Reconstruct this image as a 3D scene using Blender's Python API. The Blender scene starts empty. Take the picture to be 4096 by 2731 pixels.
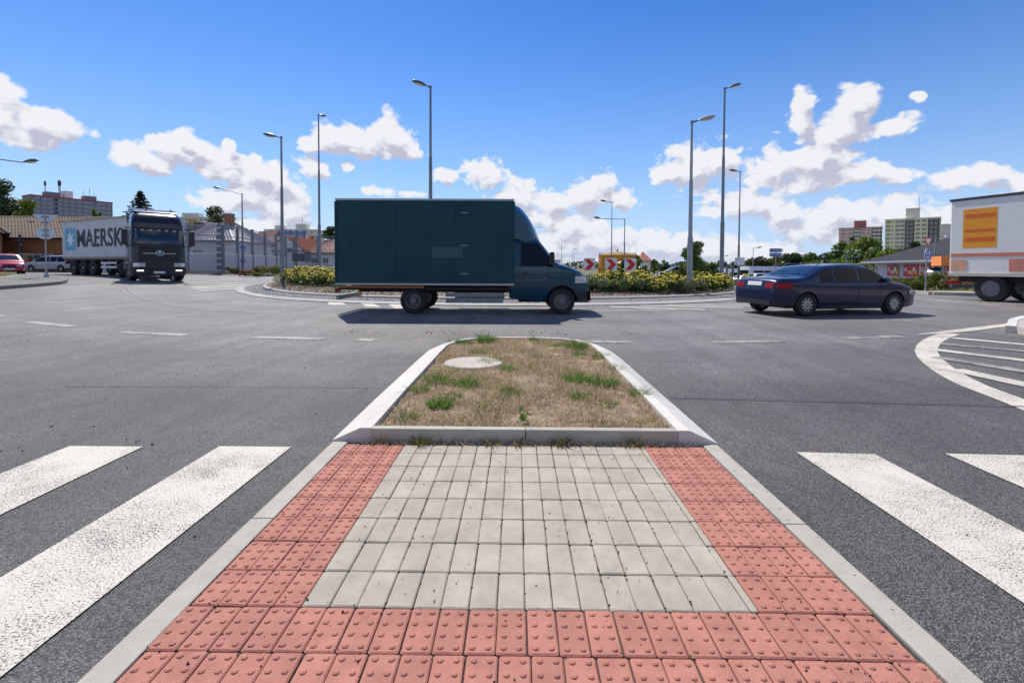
import bpy, bmesh, math, random
import numpy as np
from mathutils import Vector, Matrix
R = math.radians
random.seed(7); rng = np.random.default_rng(7)
scene = bpy.context.scene
COL = scene.collection

# ------------------------------------------------------------------ camera
F = 1897.3; CX = 2048.0; CY = 1125.2; TH = .0294; PS = .0126; RO = .0044; HC = 1.2108
fw = Vector((-math.sin(PS)*math.cos(TH), math.cos(PS)*math.cos(TH), -math.sin(TH)))
r0 = Vector((math.cos(PS), math.sin(PS), 0)); u0 = r0.cross(fw)
rt = r0*math.cos(RO) + u0*math.sin(RO); up = -r0*math.sin(RO) + u0*math.cos(RO)
cam_d = bpy.data.cameras.new('camera'); cam = bpy.data.objects.new('camera', cam_d); COL.objects.link(cam)
M3 = Matrix((rt, up, -fw)).transposed()
cam.matrix_world = Matrix.Translation((0, 0, HC)) @ M3.to_4x4()
cam_d.sensor_width = 36; cam_d.lens = 36*F/4096; cam_d.shift_y = -(1365.5-CY)/4096
cam_d.clip_start = .05; cam_d.clip_end = 6000
scene.camera = cam

# ------------------------------------------------------------------ light
SUN = Vector((-.36, .70, 1.0)).normalized()
sun_el = math.asin(SUN.z); sun_az = math.atan2(SUN.x, SUN.y)
sd = bpy.data.lights.new('sun', 'SUN'); sd.energy = 4.4; sd.angle = R(.53); sd.color = (1, .955, .88)
sun = bpy.data.objects.new('sun', sd); COL.objects.link(sun)
sun.rotation_euler = SUN.to_track_quat('Z', 'Y').to_euler()
scene.view_settings.view_transform = 'Standard'; scene.view_settings.look = 'None'
scene.view_settings.exposure = 0.28; scene.view_settings.gamma = 1
scene.view_settings.use_curve_mapping = False
scene.cycles.max_bounces = 6; scene.cycles.diffuse_bounces = 3; scene.cycles.glossy_bounces = 3
scene.cycles.transmission_bounces = 4; scene.cycles.transparent_max_bounces = 8
scene.cycles.use_denoising = True

def raydir(px, py):
    return (fw + rt*((px-CX)/F) + up*((CY-py)/F)).normalized()
def at(px, py, Y):
    d = raydir(px, py); t = Y/d.y
    return Vector((d.x*t, Y, HC + d.z*t))

# ------------------------------------------------------------------ world: sky with clouds
world = bpy.data.worlds.new('World'); scene.world = world; world.use_nodes = True
nt = world.node_tree; N = nt.nodes; L = nt.links; N.clear()
def nd(t, **k):
    n = N.new(t)
    for a, b in k.items(): setattr(n, a, b)
    return n
def lk(a, b): L.new(a, b)
def vmath(op, a, b=None, c=None):
    n = nd('ShaderNodeVectorMath', operation=op)
    for i, s in enumerate((a, b, c)):
        if s is None: continue
        if hasattr(s, 'node'): lk(s, n.inputs[i])
        else: n.inputs[i].default_value = s
    return n.outputs['Value'] if op in ('LENGTH', 'DOT_PRODUCT') else n.outputs[0]
def mth(op, a, b=None, c=None, clamp=False):
    n = nd('ShaderNodeMath', operation=op); n.use_clamp = clamp
    for i, s in enumerate((a, b, c)):
        if s is None: continue
        if hasattr(s, 'node'): lk(s, n.inputs[i])
        else: n.inputs[i].default_value = s
    return n.outputs[0]
out = nd('ShaderNodeOutputWorld'); bg = nd('ShaderNodeBackground'); lk(bg.outputs[0], out.inputs[0])
bg.inputs[1].default_value = .125
sky = nd('ShaderNodeTexSky', sky_type='NISHITA'); sky.sun_disc = False
sky.sun_elevation = sun_el; sky.sun_rotation = sun_az; sky.air_density = 1.0; sky.dust_density = .1; sky.ozone_density = 4.5; sky.altitude = 300
hsv = nd('ShaderNodeHueSaturation'); hsv.inputs['Saturation'].default_value = 1.28; hsv.inputs['Value'].default_value = .96
hsv.inputs['Hue'].default_value = .51
lk(sky.outputs[0], hsv.inputs['Color'])
tc = nd('ShaderNodeTexCoord'); nrm = vmath('NORMALIZE', tc.outputs['Generated'])
sp = nd('ShaderNodeSeparateXYZ'); lk(nrm, sp.inputs[0])
az = mth('ARCTAN2', sp.outputs[0], sp.outputs[1]); el = mth('ARCSINE', sp.outputs[2])
cb = nd('ShaderNodeCombineXYZ'); lk(az, cb.inputs[0]); lk(el, cb.inputs[1]); uv = cb.outputs[0]
# cloud banks: centre and half-size of each puff, as seen from the junction (azimuth / elevation)
PUFFS = [(60,275,150,50),(15,225,62,52),(120,290,92,38),(60,315,110,30),
 (330,365,105,30),(385,345,70,40),(440,350,75,42),(422,318,34,20),(525,333,20,18),
 (520,395,70,42),(585,400,62,40),(480,370,60,40),(640,430,60,60),(560,450,120,50),(660,480,70,60),(620,520,120,42),(700,560,70,40),(690,600,110,35),
 (770,318,72,38),(830,335,110,38),(895,318,66,50),(940,350,42,24),(725,330,40,25),
 (720,384,40,28),(795,382,22,18),(860,440,48,14),(950,446,34,9),
 (1110,402,58,36),(1025,405,34,20),
 (1195,450,58,38),(1270,468,90,36),(1345,455,70,38),(1388,425,34,30),(1420,460,50,26),(1235,500,90,30),(1330,520,90,36),(1380,560,130,36),(1270,560,110,40),(1200,590,90,40),
 (1520,560,110,36),(1640,575,110,40),(1760,590,130,40),(1440,590,120,32),
 (1240,600,120,34),(1340,620,130,30),(1480,625,130,28),(1080,600,90,26),(1590,385,100,60),(1645,370,52,56),(1535,400,52,32),
 (1790,385,84,56),(1880,375,100,56),(1960,245,66,50),(1925,300,95,48),(1845,270,34,70),(2045,290,76,28),(2050,402,78,26),(1960,400,110,34),(1850,410,110,36),
 (1720,470,130,34),(1790,490,66,26),(1640,485,66,20),
 (2215,415,110,28),(2265,398,58,24),(2112,222,24,14),(2340,420,30,24),
 (1950,495,130,44),(1880,530,110,44),(2070,490,110,40),(2180,520,120,50),(2300,500,120,60),(560,330,1,1)]
puffs = []
for (x, y, a, b) in PUFFS:
    s = 4096/2352.; d = raydir(x*s, y*s); e = math.asin(d.z); k = s/F
    rr = math.sqrt(1+((x*s-CX)/F)**2)
    puffs.append((math.atan2(d.x, d.y), e, a*k/rr/rr*1.04, b*k/rr*1.12))
def field(uvs):
    acc = None
    for (a, e, ra, re) in puffs:
        q = vmath('MULTIPLY_ADD', uvs, (1/ra, 1/re, 0), (-a/ra, -e/re, 0))
        l = vmath('LENGTH', q)
        acc = l if acc is None else mth('MINIMUM', acc, l)
    return mth('SUBTRACT', 1.0, acc)
def noise(vec, scale, detail, rough, two=False):
    n = nd('ShaderNodeTexNoise'); n.noise_dimensions = '2D' if two else '3D'; lk(vec, n.inputs['Vector']); n.inputs['Scale'].default_value = scale
    n.inputs['Detail'].default_value = detail; n.inputs['Roughness'].default_value = rough
    return n.outputs['Fac']
def voro(vec, scale):
    n = nd('ShaderNodeTexVoronoi'); lk(vec, n.inputs['Vector']); n.inputs['Scale'].default_value = scale
    n.voronoi_dimensions = '2D'; n.feature = 'F1'; n.inputs['Detail'].default_value = 1.5; n.inputs['Roughness'].default_value = .5
    return n.outputs['Distance']
# the rest of the sky, outside the puffs in view, keeps the same scattered cumulus
def density(off):
    u2 = vmath('ADD', uv, (off[0], off[1], 0)) if off != (0, 0) else uv
    f = field(u2)
    n3 = vmath('ADD', nrm, (off[0], 0, off[1])) if off != (0, 0) else nrm
    st = vmath('MULTIPLY', u2, (1, 1.35, 1))
    n1 = noise(st, 17, 6, .56, True)
    wv = nd('ShaderNodeTexNoise'); wv.noise_dimensions = '2D'; lk(st, wv.inputs['Vector']); wv.inputs['Scale'].default_value = 30; wv.inputs['Detail'].default_value = 1
    v1 = voro(vmath('ADD', st, vmath('MULTIPLY', wv.outputs['Color'], (.035, .035, 0))), 30)
    n0 = noise(st, 2.2, 1, .5, True)
    side = mth('MULTIPLY', mth('SUBTRACT', mth('ABSOLUTE', az), .86), 6.0, clamp=True)
    low = mth('SUBTRACT', 1.0, mth('MULTIPLY', mth('SUBTRACT', el, .35), 2.5, clamp=True))
    gen = mth('MULTIPLY', mth('MULTIPLY', mth('SUBTRACT', n0, .50), 5.0), mth('MULTIPLY', side, low))
    gen = mth('SUBTRACT', gen, mth('SUBTRACT', 1.0, side))
    f = mth('MAXIMUM', f, gen)
    f = mth('MAXIMUM', f, -1.0)
    d = mth('ADD', mth('MULTIPLY', f, 1.25), mth('MULTIPLY', mth('SUBTRACT', n1, .5), 1.75))
    d = mth('ADD', d, mth('MULTIPLY', mth('SUBTRACT', .46, v1), .55))
    return d, n1
d0, nn = density((0, 0))
d1, _ = density((-.010, .022))
mr = nd('ShaderNodeMapRange'); mr.interpolation_type = 'SMOOTHSTEP'
lk(d0, mr.inputs['Value']); mr.inputs['From Min'].default_value = -.10; mr.inputs['From Max'].default_value = .36
alpha = mth('MULTIPLY', mr.outputs[0], .97)
# self shading: less cloud towards the sun = brighter
lit = mth('ADD', mth('MULTIPLY', mth('SUBTRACT', d0, d1), .95), mth('SUBTRACT', .88, mth('MULTIPLY', mth('MAXIMUM', d1, 0.0), .60)), clamp=True)
ramp = nd('ShaderNodeValToRGB'); lk(lit, ramp.inputs[0])
ramp.color_ramp.elements[0].position = .05; ramp.color_ramp.elements[0].color = (.55, .56, .67, 1)
ramp.color_ramp.elements[1].position = .9; ramp.color_ramp.elements[1].color = (.93, .93, .96, 1)
e2 = ramp.color_ramp.elements.new(.48); e2.color = (.78, .79, .86, 1)
cl = vmath('SCALE', ramp.outputs[0]); cl.node.inputs['Scale'].default_value = 6.35
hz = mth('MULTIPLY', mth('POWER', mth('SUBTRACT', 1.0, mth('MULTIPLY', mth('ABSOLUTE', el), 1.7, clamp=True)), 2.2), .95)
mx2 = nd('ShaderNodeMix', data_type='RGBA'); lk(hz, mx2.inputs[0]); lk(hsv.outputs[0], mx2.inputs[6]); mx2.inputs[7].default_value = (2.9, 4.15, 6.1, 1)
mx = nd('ShaderNodeMix', data_type='RGBA'); lk(alpha, mx.inputs[0]); lk(mx2.outputs[2], mx.inputs[6]); lk(cl, mx.inputs[7])
hz2 = mth('MULTIPLY', mth('POWER', mth('SUBTRACT', 1.0, mth('MULTIPLY', mth('ABSOLUTE', el), 4.5, clamp=True)), 1.5), .30)
mx3 = nd('ShaderNodeMix', data_type='RGBA'); lk(hz2, mx3.inputs[0]); lk(mx.outputs[2], mx3.inputs[6]); mx3.inputs[7].default_value = (4.3, 5.0, 6.2, 1)
lk(mx3.outputs[2], bg.inputs[0])
world.cycles.sampling_method = 'MANUAL'; world.cycles.sample_map_resolution = 512

# ------------------------------------------------------------------ helpers
CXY = (-.8, 29.4)                      # middle of the roundabout
def sst(a, b, x):
    t = min(1, max(0, (x-a)/(b-a))); return t*t*(3-2*t)
def Hh(x, y):                          # the junction rises gently towards its left side
    return .6*sst(8, 28, -x)*sst(0, 15, y) - 1.9*sst(44, 68, y)*sst(-6, 12, x)*(1-sst(90, 200, y))
def g(px, py):
    d = raydir(px, py); z = -.0
    for _ in range(25):
        t = (z-HC)/d.z; z = .5*z + .5*Hh(d.x*t, d.y*t)
    return Vector((d.x*t, d.y*t, Hh(d.x*t, d.y*t)))

MATS = {}
def mat(name, col, rough=.6, metal=0., var=.12, scale=6., bump=0., bscale=40., spec=.5, coat=0., rnd=0., emis=None, col2=None, sharp=False, trans=0.):
    if name in MATS: return MATS[name]
    m = bpy.data.materials.new(name); m.use_nodes = True; t = m.node_tree; n = t.nodes; l = t.links
    b = n['Principled BSDF']
    b.inputs['Roughness'].default_value = rough; b.inputs['Metallic'].default_value = metal
    b.inputs['Specular IOR Level'].default_value = spec; b.inputs['Coat Weight'].default_value = coat
    b.inputs['Coat Roughness'].default_value = .04
    ge = n.new('ShaderNodeNewGeometry')
    nz = n.new('ShaderNodeTexNoise'); nz.inputs['Scale'].default_value = scale; nz.inputs['Detail'].default_value = 6; nz.inputs['Roughness'].default_value = .65
    l.new(ge.outputs['Position'], nz.inputs['Vector'])
    c = Vector(col); c2 = Vector(col2) if col2 else c
    rp = n.new('ShaderNodeValToRGB'); l.new(nz.outputs['Fac'], rp.inputs[0])
    rp.color_ramp.elements[0].position = .44 if sharp else .3; rp.color_ramp.elements[1].position = .56 if sharp else .7
    rp.color_ramp.elements[0].color = (*(c*(1-var)), 1); rp.color_ramp.elements[1].color = (*[min(1, v) for v in (c2*(1+var))], 1)
    src = rp.outputs[0]
    if rnd:
        oi = n.new('ShaderNodeObjectInfo'); mp = n.new('ShaderNodeMapRange'); l.new(oi.outputs['Random'], mp.inputs[0])
        mp.inputs[3].default_value = 1-rnd; mp.inputs[4].default_value = 1+rnd
        vm = n.new('ShaderNodeVectorMath'); vm.operation = 'SCALE'; l.new(src, vm.inputs[0]); l.new(mp.outputs[0], vm.inputs['Scale']); src = vm.outputs[0]
    l.new(src, b.inputs['Base Color'])
    if bump:
        nb = n.new('ShaderNodeTexNoise'); nb.inputs['Scale'].default_value = bscale; nb.inputs['Detail'].default_value = 4
        l.new(ge.outputs['Position'], nb.inputs['Vector'])
        bp = n.new('ShaderNodeBump'); bp.inputs['Strength'].default_value = bump; bp.inputs['Distance'].default_value = .01
        l.new(nb.outputs['Fac'], bp.inputs['Height']); l.new(bp.outputs[0], b.inputs['Normal'])
    if emis:
        b.inputs['Emission Color'].default_value = (*emis[0], 1); b.inputs['Emission Strength'].default_value = emis[1]
    if trans: b.inputs['Transmission Weight'].default_value = trans
    MATS[name] = m; return m
def leafmat(name, c1, c2, trans=.35, rough=.5):
    if name in MATS: return MATS[name]
    m = bpy.data.materials.new(name); m.use_nodes = True; t = m.node_tree; n = t.nodes; l = t.links
    b = n['Principled BSDF']; b.inputs['Roughness'].default_value = rough; b.inputs['Specular IOR Level'].default_value = .3
    ge = n.new('ShaderNodeNewGeometry')
    rp = n.new('ShaderNodeMix'); rp.data_type = 'RGBA'
    l.new(ge.outputs['Random Per Island'], rp.inputs[0]); rp.inputs[6].default_value = (*c1, 1); rp.inputs[7].default_value = (*c2, 1)
    l.new(rp.outputs[2], b.inputs['Base Color'])
    tr = n.new('ShaderNodeBsdfTranslucent'); l.new(rp.outputs[2], tr.inputs[0])
    ms = n.new('ShaderNodeMixShader'); ms.inputs[0].default_value = trans
    l.new(b.outputs[0], ms.inputs[1]); l.new(tr.outputs[0], ms.inputs[2]); l.new(ms.outputs[0], n['Material Output'].inputs[0])
    MATS[name] = m; return m

def link(o, parent=None):
    COL.objects.link(o)
    if parent is not None: o.parent = parent
    return o
def tag(o, label=None, cat=None, group=None, kind=None):
    if label: o['label'] = label
    if cat: o['category'] = cat
    if group: o['group'] = group
    if kind: o['kind'] = kind
    return o
def empty(name, loc=(0, 0, 0), rz=0, label=None, cat=None, group=None):
    o = bpy.data.objects.new(name, None); o.location = loc; o.rotation_euler = (0, 0, rz); o.empty_display_size = .2
    link(o); return tag(o, label, cat, group)
class MB:
    def __init__(s): s.v = []; s.f = []; s.m = []
    def add(s, vs, fs, mi=0):
        b = len(s.v); s.v += [tuple(p) for p in vs]; s.f += [tuple(b+i for i in q) for q in fs]; s.m += [mi]*len(fs); return s
    def box(s, c, d, rz=0, mi=0, taper=1., tilt=None):
        x, y, z = [k/2 for k in d]; pts = []
        for sz in (-1, 1):
            k = taper if sz > 0 else 1
            for sx, sy in ((-1, -1), (1, -1), (1, 1), (-1, 1)): pts.append(Vector((sx*x*k, sy*y*k, sz*z)))
        if tilt: pts = [tilt @ p for p in pts]
        cr, sr = math.cos(rz), math.sin(rz)
        pts = [(c[0]+p.x*cr-p.y*sr, c[1]+p.x*sr+p.y*cr, c[2]+p.z) for p in pts]
        return s.add(pts, [(3, 2, 1, 0), (4, 5, 6, 7), (0, 1, 5, 4), (1, 2, 6, 5), (2, 3, 7, 6), (3, 0, 4, 7)], mi)
    def tube(s, p0, p1, r0, r1=None, n=10, mi=0, cap=True):
        r1 = r0 if r1 is None else r1; p0 = Vector(p0); p1 = Vector(p1); a = (p1-p0).normalized()
        q = Vector((0, 0, 1)) if abs(a.z) < .9 else Vector((1, 0, 0)); u = a.cross(q).normalized(); w = a.cross(u)
        vs = []
        for p, r in ((p0, r0), (p1, r1)):
            for i in range(n):
                t = 2*math.pi*i/n; vs.append(p + u*math.cos(t)*r + w*math.sin(t)*r)
        fs = [(i, (i+1) % n, n+(i+1) % n, n+i) for i in range(n)]
        if cap: fs += [tuple(range(n))[::-1], tuple(range(n, 2*n))]
        return s.add(vs, fs, mi)
    def path(s, pts, rs, n=8, mi=0):
        for i in range(len(pts)-1): s.tube(pts[i], pts[i+1], rs[i] if hasattr(rs, '__len__') else rs, rs[i+1] if hasattr(rs, '__len__') else rs, n, mi)
        return s
    def lathe(s, prof, n=24, axis='z', c=(0, 0, 0), mi=0, cap=True):
        vs = []; c = Vector(c)
        for r, h in prof:
            for i in range(n):
                t = 2*math.pi*i/n; a, b = r*math.cos(t), r*math.sin(t)
                vs.append(c + Vector({'z': (a, b, h), 'y': (a, h, b), 'x': (h, a, b)}[axis]))
        fs = []
        for k in range(len(prof)-1):
            for i in range(n):
                j = (i+1) % n; fs.append((k*n+i, k*n+j, (k+1)*n+j, (k+1)*n+i))
        if cap and prof[0][0] > 1e-6: fs.append(tuple(range(n))[::-1])
        if cap and prof[-1][0] > 1e-6: fs.append(tuple((len(prof)-1)*n+i for i in range(n)))
        return s.add(vs, fs, mi)
    def prism(s, poly, a0, a1, axis='z', mi=0):      # poly in the plane normal to axis
        def P(u, v, w): return {'z': (u, v, w), 'y': (u, w, v), 'x': (w, u, v)}[axis]
        n = len(poly); vs = [P(u, v, a0) for u, v in poly] + [P(u, v, a1) for u, v in poly]
        fs = [tuple(range(n))[::-1], tuple(range(n, 2*n))] + [(i, (i+1) % n, n+(i+1) % n, n+i) for i in range(n)]
        return s.add(vs, fs, mi)
    def build(s, name, mats, parent=None, smooth=None, bevel=0, fix=True):
        me = bpy.data.meshes.new(name); me.from_pydata(s.v, [], s.f)
        for m in (mats if isinstance(mats, (list, tuple)) else [mats]): me.materials.append(m)
        if max(s.m, default=0): me.polygons.foreach_set('material_index', s.m)
        if fix or smooth:
            bm = bmesh.new(); bm.from_mesh(me)
            if smooth: bmesh.ops.remove_doubles(bm, verts=bm.verts, dist=1e-5)
            if fix: bmesh.ops.recalc_face_normals(bm, faces=bm.faces)
            bm.to_mesh(me); bm.free()
        if smooth:
            me.polygons.foreach_set('use_smooth', [True]*len(me.polygons)); me.set_sharp_from_angle(angle=R(smooth))
        o = bpy.data.objects.new(name, me); link(o, parent)
        if bevel:
            b = o.modifiers.new('bevel', 'BEVEL'); b.width = bevel; b.segments = 2; b.limit_method = 'ANGLE'; b.angle_limit = R(40)
        return o
def npmesh(name, V, Fc, mats, parent=None, midx=None, smooth=False):
    me = bpy.data.meshes.new(name); k = Fc.shape[1]
    me.vertices.add(len(V)); me.vertices.foreach_set('co', np.asarray(V, np.float32).ravel())
    me.loops.add(Fc.size); me.loops.foreach_set('vertex_index', Fc.astype(np.int32).ravel())
    me.polygons.add(len(Fc)); me.polygons.foreach_set('loop_start', np.arange(0, Fc.size, k, dtype=np.int32))
    for m in (mats if isinstance(mats, (list, tuple)) else [mats]): me.materials.append(m)
    if midx is not None: me.polygons.foreach_set('material_index', midx.astype(np.int32))
    if smooth: me.polygons.foreach_set('use_smooth', np.ones(len(Fc), bool))
    me.update(calc_edges=True)
    o = bpy.data.objects.new(name, me); link(o, parent); return o
def copy_tree(o, loc=None, rz=None, parent=None, scale=None):
    c = o.copy(); COL.objects.link(c); c.parent = parent
    if loc is not None: c.location = loc
    if rz is not None: c.rotation_euler = (0, 0, rz)
    if scale is not None: c.scale = (scale,)*3
    for ch in list(o.children): copy_tree(ch, parent=c)
    return c
def text(body, name, size, m, parent, loc, rot, bold=0., ext=.002, align='CENTER', sx=1.):
    cu = bpy.data.curves.new(name, 'FONT'); cu.body = body; cu.size = size; cu.extrude = ext; cu.offset = bold; cu.align_x = align; cu.align_y = 'CENTER'
    cu.materials.append(m); cu.resolution_u = 3
    tmp = bpy.data.objects.new(name, cu); COL.objects.link(tmp); dg = bpy.context.evaluated_depsgraph_get()
    me = bpy.data.meshes.new_from_object(tmp.evaluated_get(dg)); bpy.data.objects.remove(tmp); bpy.data.curves.remove(cu)
    o = bpy.data.objects.new(name, me); link(o, parent); o.location = loc; o.rotation_euler = rot; o.scale = (sx, 1, 1); return o
def leaf_mesh(name, cents, rads, n, size, m, parent=None, seed=0, flat=.0, shell=.55, aspect=.6, up=0., quad=True):
    """n leaf-sized faces spread through overlapping ellipsoids"""
    r = np.random.default_rng(seed); C = np.array(cents, float); Ra = np.array(rads, float)
    if Ra.ndim == 1: Ra = np.repeat(Ra[:, None], 3, 1)
    w = np.prod(Ra, 1)**(2/3.); k = r.choice(len(C), n, p=w/w.sum())
    d = r.normal(size=(n, 3)); d /= np.linalg.norm(d, axis=1)[:, None]
    rad = (shell + (1-shell)*r.random(n))**.6
    P = C[k] + d*rad[:, None]*Ra[k]
    nn = d + r.normal(size=(n, 3))*.8; nn[:, 2] += up; nn /= np.linalg.norm(nn, axis=1)[:, None]
    a = np.cross(nn, r.normal(size=(n, 3))); a /= np.linalg.norm(a, axis=1)[:, None]; b = np.cross(nn, a)
    s = size*(.6+.8*r.random(n))[:, None]
    a *= s; b *= s*aspect
    V = np.stack([P-a, P-b*.9+nn*s*.12, P+a, P+b*.9+nn*s*.12], 1).reshape(-1, 3)
    Fc = np.arange(4*n).reshape(n, 4)
    return npmesh(name, V, Fc, m, parent)
# ------------------------------------------------------------------ materials
def asphalt_mat():
    m = bpy.data.materials.new('asphalt'); m.use_nodes = True; t = m.node_tree; n = t.nodes; l = t.links; b = n['Principled BSDF']
    ge = n.new('ShaderNodeNewGeometry'); pos = ge.outputs['Position']
    def nz(s, d, r=.6, v=pos):
        k = n.new('ShaderNodeTexNoise'); k.inputs['Scale'].default_value = s; k.inputs['Detail'].default_value = d; k.inputs['Roughness'].default_value = r; l.new(v, k.inputs['Vector']); return k.outputs['Fac']
    def mr(v, a, c, o0, o1):
        k = n.new('ShaderNodeMapRange'); l.new(v, k.inputs[0]); k.inputs[1].default_value = a; k.inputs[2].default_value = c; k.inputs[3].default_value = o0; k.inputs[4].default_value = o1; return k.outputs[0]
    def mu(a, c, op='MULTIPLY'):
        k = n.new('ShaderNodeMath'); k.operation = op
        for i, s in enumerate((a, c)):
            if hasattr(s, 'node'): l.new(s, k.inputs[i])
            else: k.inputs[i].default_value = s
        return k.outputs[0]
    vo = n.new('ShaderNodeTexVoronoi'); vo.inputs['Scale'].default_value = 130; l.new(pos, vo.inputs['Vector'])
    bw = n.new('ShaderNodeRGBToBW'); l.new(vo.outputs['Color'], bw.inputs[0])
    stone = mr(bw.outputs[0], .25, .75, .52, 1.5)                      # aggregate: pale and dark stones
    gap = mr(vo.outputs['Distance'], .25, .75, 1.15, .45)              # bitumen between them
    big = mr(nz(.35, 4), .35, .65, .86, 1.16)
    mid = mr(nz(2.6, 6, .7), .3, .7, .86, 1.14)
    # lane wear round the roundabout: bands that follow the radius
    sub = n.new('ShaderNodeVectorMath'); sub.operation = 'SUBTRACT'; l.new(pos, sub.inputs[0]); sub.inputs[1].default_value = (CXY[0], CXY[1], 0)
    ln = n.new('ShaderNodeVectorMath'); ln.operation = 'LENGTH'; l.new(sub.outputs[0], ln.inputs[0])
    wob = mu(ln.outputs['Value'], mu(nz(.25, 3), 1.6), 'ADD')
    ring = n.new('ShaderNodeMath'); ring.operation = 'SINE'; l.new(mu(wob, 3.1), ring.inputs[0])
    lane = mr(ring.outputs[0], -1, 1, .93, 1.09)
    inlane = mr(ln.outputs['Value'], 20.8, 25.5, 1.30, .70)             # polished circulating lane against the rougher arms
    sx = n.new('ShaderNodeSeparateXYZ'); l.new(pos, sx.inputs[0])
    v = mu(mu(mu(stone, gap), mu(big, mid)), mu(lane, inlane))
    stain = mr(nz(1.1, 7, .72), .56, .66, 1.0, .74); fade = mr(nz(.55, 5, .7), .52, .64, 1.0, 1.18); v = mu(v, mu(stain, fade))
    st2 = n.new('ShaderNodeMapping'); l.new(pos, st2.inputs[0]); st2.inputs['Scale'].default_value = (2.2, .10, 1); tracks = mr(nz(1.0, 3, .5, st2.outputs[0]), .35, .65, .88, 1.12); v = mu(v, tracks)
    v = mu(v, .172)
    co = n.new('ShaderNodeCombineColor'); l.new(mu(v, 1.06), co.inputs[0]); l.new(mu(v, .965), co.inputs[1]); l.new(mu(v, .90), co.inputs[2])
    l.new(co.outputs[0], b.inputs['Base Color']); b.inputs['Roughness'].default_value = .72; b.inputs['Specular IOR Level'].default_value = .45
    h = mu(mr(vo.outputs['Distance'], 0, .7, 1, 0), mu(nz(220, 3), .5), 'ADD')
    bp = n.new('ShaderNodeBump'); bp.inputs['Strength'].default_value = .85; bp.inputs['Distance'].default_value = .006; l.new(h, bp.inputs['Height']); l.new(bp.outputs[0], b.inputs['Normal'])
    return m
def paint_mat(name, col, wear, scale=70):
    m = bpy.data.materials.new(name); m.use_nodes = True; t = m.node_tree; n = t.nodes; l = t.links; b = n['Principled BSDF']
    ge = n.new('ShaderNodeNewGeometry')
    mp = n.new('ShaderNodeMapping'); l.new(ge.outputs['Position'], mp.inputs[0]); mp.inputs['Scale'].default_value = (1, 1, 1)
    a = n.new('ShaderNodeTexNoise'); a.inputs['Scale'].default_value = scale; a.inputs['Detail'].default_value = 5; a.inputs['Roughness'].default_value = .62; l.new(mp.outputs[0], a.inputs[0])
    c = n.new('ShaderNodeTexNoise'); c.inputs['Scale'].default_value = 2.0; c.inputs['Detail'].default_value = 5; c.inputs['Roughness'].default_value = .7; l.new(ge.outputs['Position'], c.inputs[0])
    ad = n.new('ShaderNodeMath'); ad.operation = 'MULTIPLY_ADD'; l.new(c.outputs['Fac'], ad.inputs[0]); ad.inputs[1].default_value = .45; l.new(a.outputs['Fac'], ad.inputs[2])
    r = n.new('ShaderNodeMapRange'); l.new(ad.outputs[0], r.inputs[0]); r.inputs[1].default_value = wear-.035; r.inputs[2].default_value = wear+.035
    mx = n.new('ShaderNodeMix'); mx.data_type = 'RGBA'; l.new(r.outputs[0], mx.inputs[0]); mx.inputs[6].default_value = (.07, .068, .07, 1); mx.inputs[7].default_value = (*col, 1)
    l.new(mx.outputs[2], b.inputs['Base Color']); b.inputs['Roughness'].default_value = .75
    bp = n.new('ShaderNodeBump'); bp.inputs['Strength'].default_value = .6; bp.inputs['Distance'].default_value = .006; l.new(a.outputs['Fac'], bp.inputs['Height']); l.new(bp.outputs[0], b.inputs['Normal'])
    return m
M_ASP = asphalt_mat()
M_PAINT = paint_mat('road_paint', (.62, .57, .47), .655, 120)
M_PAINT_WORN = paint_mat('worn_road_paint', (.42, .395, .34), .715)
M_PAVER = mat('grey_paver', (.435, .382, .30), .9, var=.15, scale=7, bump=.5, bscale=260, rnd=.05, spec=.3)
M_TACT = mat('red_tactile_paver', (.455, .195, .142), .88, var=.17, scale=9, bump=.5, bscale=260, rnd=.06, spec=.3)
M_KERB = mat('concrete_kerb', (.42, .385, .315), .9, var=.10, scale=9, bump=.3, bscale=200, rnd=.05)
M_KERBW = mat('pale_kerb', (.60, .56, .495), .9, var=.10, scale=7, bump=.25, bscale=160, rnd=.06)
M_SAND = mat('joint_sand', (.085, .075, .06), .95, var=.5, scale=60, bump=1, bscale=300)
M_SOIL = mat('dry_soil', (.29, .205, .13), .95, var=.55, scale=9, bump=1, bscale=120)
M_MULCH = mat('bark_mulch', (.23, .18, .135), .95, var=.6, scale=9, bump=1, bscale=60)
M_GREYK = mat('island_kerb', (.33, .32, .30), .85, var=.12, scale=5, bump=.3, bscale=90, rnd=.08)
M_SETT = mat('granite_sett', (.34, .32, .29), .85, var=.2, scale=12, bump=.4, bscale=90, rnd=.12)
M_GALV = mat('galvanised_steel', (.30, .33, .36), .45, .6, var=.12, scale=4)
M_GALVD = mat('weathered_steel', (.20, .23, .26), .5, .5, var=.2, scale=3)
M_DARK = mat('dark_plastic', (.02, .021, .024), .5, var=.2)
M_LAMPG = mat('lamp_housing', (.11, .115, .12), .45, var=.1)
M_LENS = mat('lamp_lens', (.65, .66, .66), .15, var=.05)
M_WHITE = mat('white_paint', (.78, .79, .80), .4, var=.03)
M_RED = mat('sign_red', (.62, .025, .03), .4, var=.04)
M_BLUE = mat('sign_blue', (.012, .09, .40), .4, var=.04)
M_RUB = mat('rubber', (.018, .018, .02), .8, var=.3)
M_ALU = mat('wheel_alloy', (.32, .33, .35), .35, .8, var=.08)
M_GLASS = mat('car_glass', (.012, .018, .022), .06, var=.1, spec=.8, coat=.5)
M_BLACK = mat('black_paint', (.008, .008, .009), .5, var=.1)
M_GRASS = mat('grass_field', (.085, .10, .035), .95, var=.45, scale=.9, col2=(.16, .13, .06), bump=.6, bscale=4)
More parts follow.
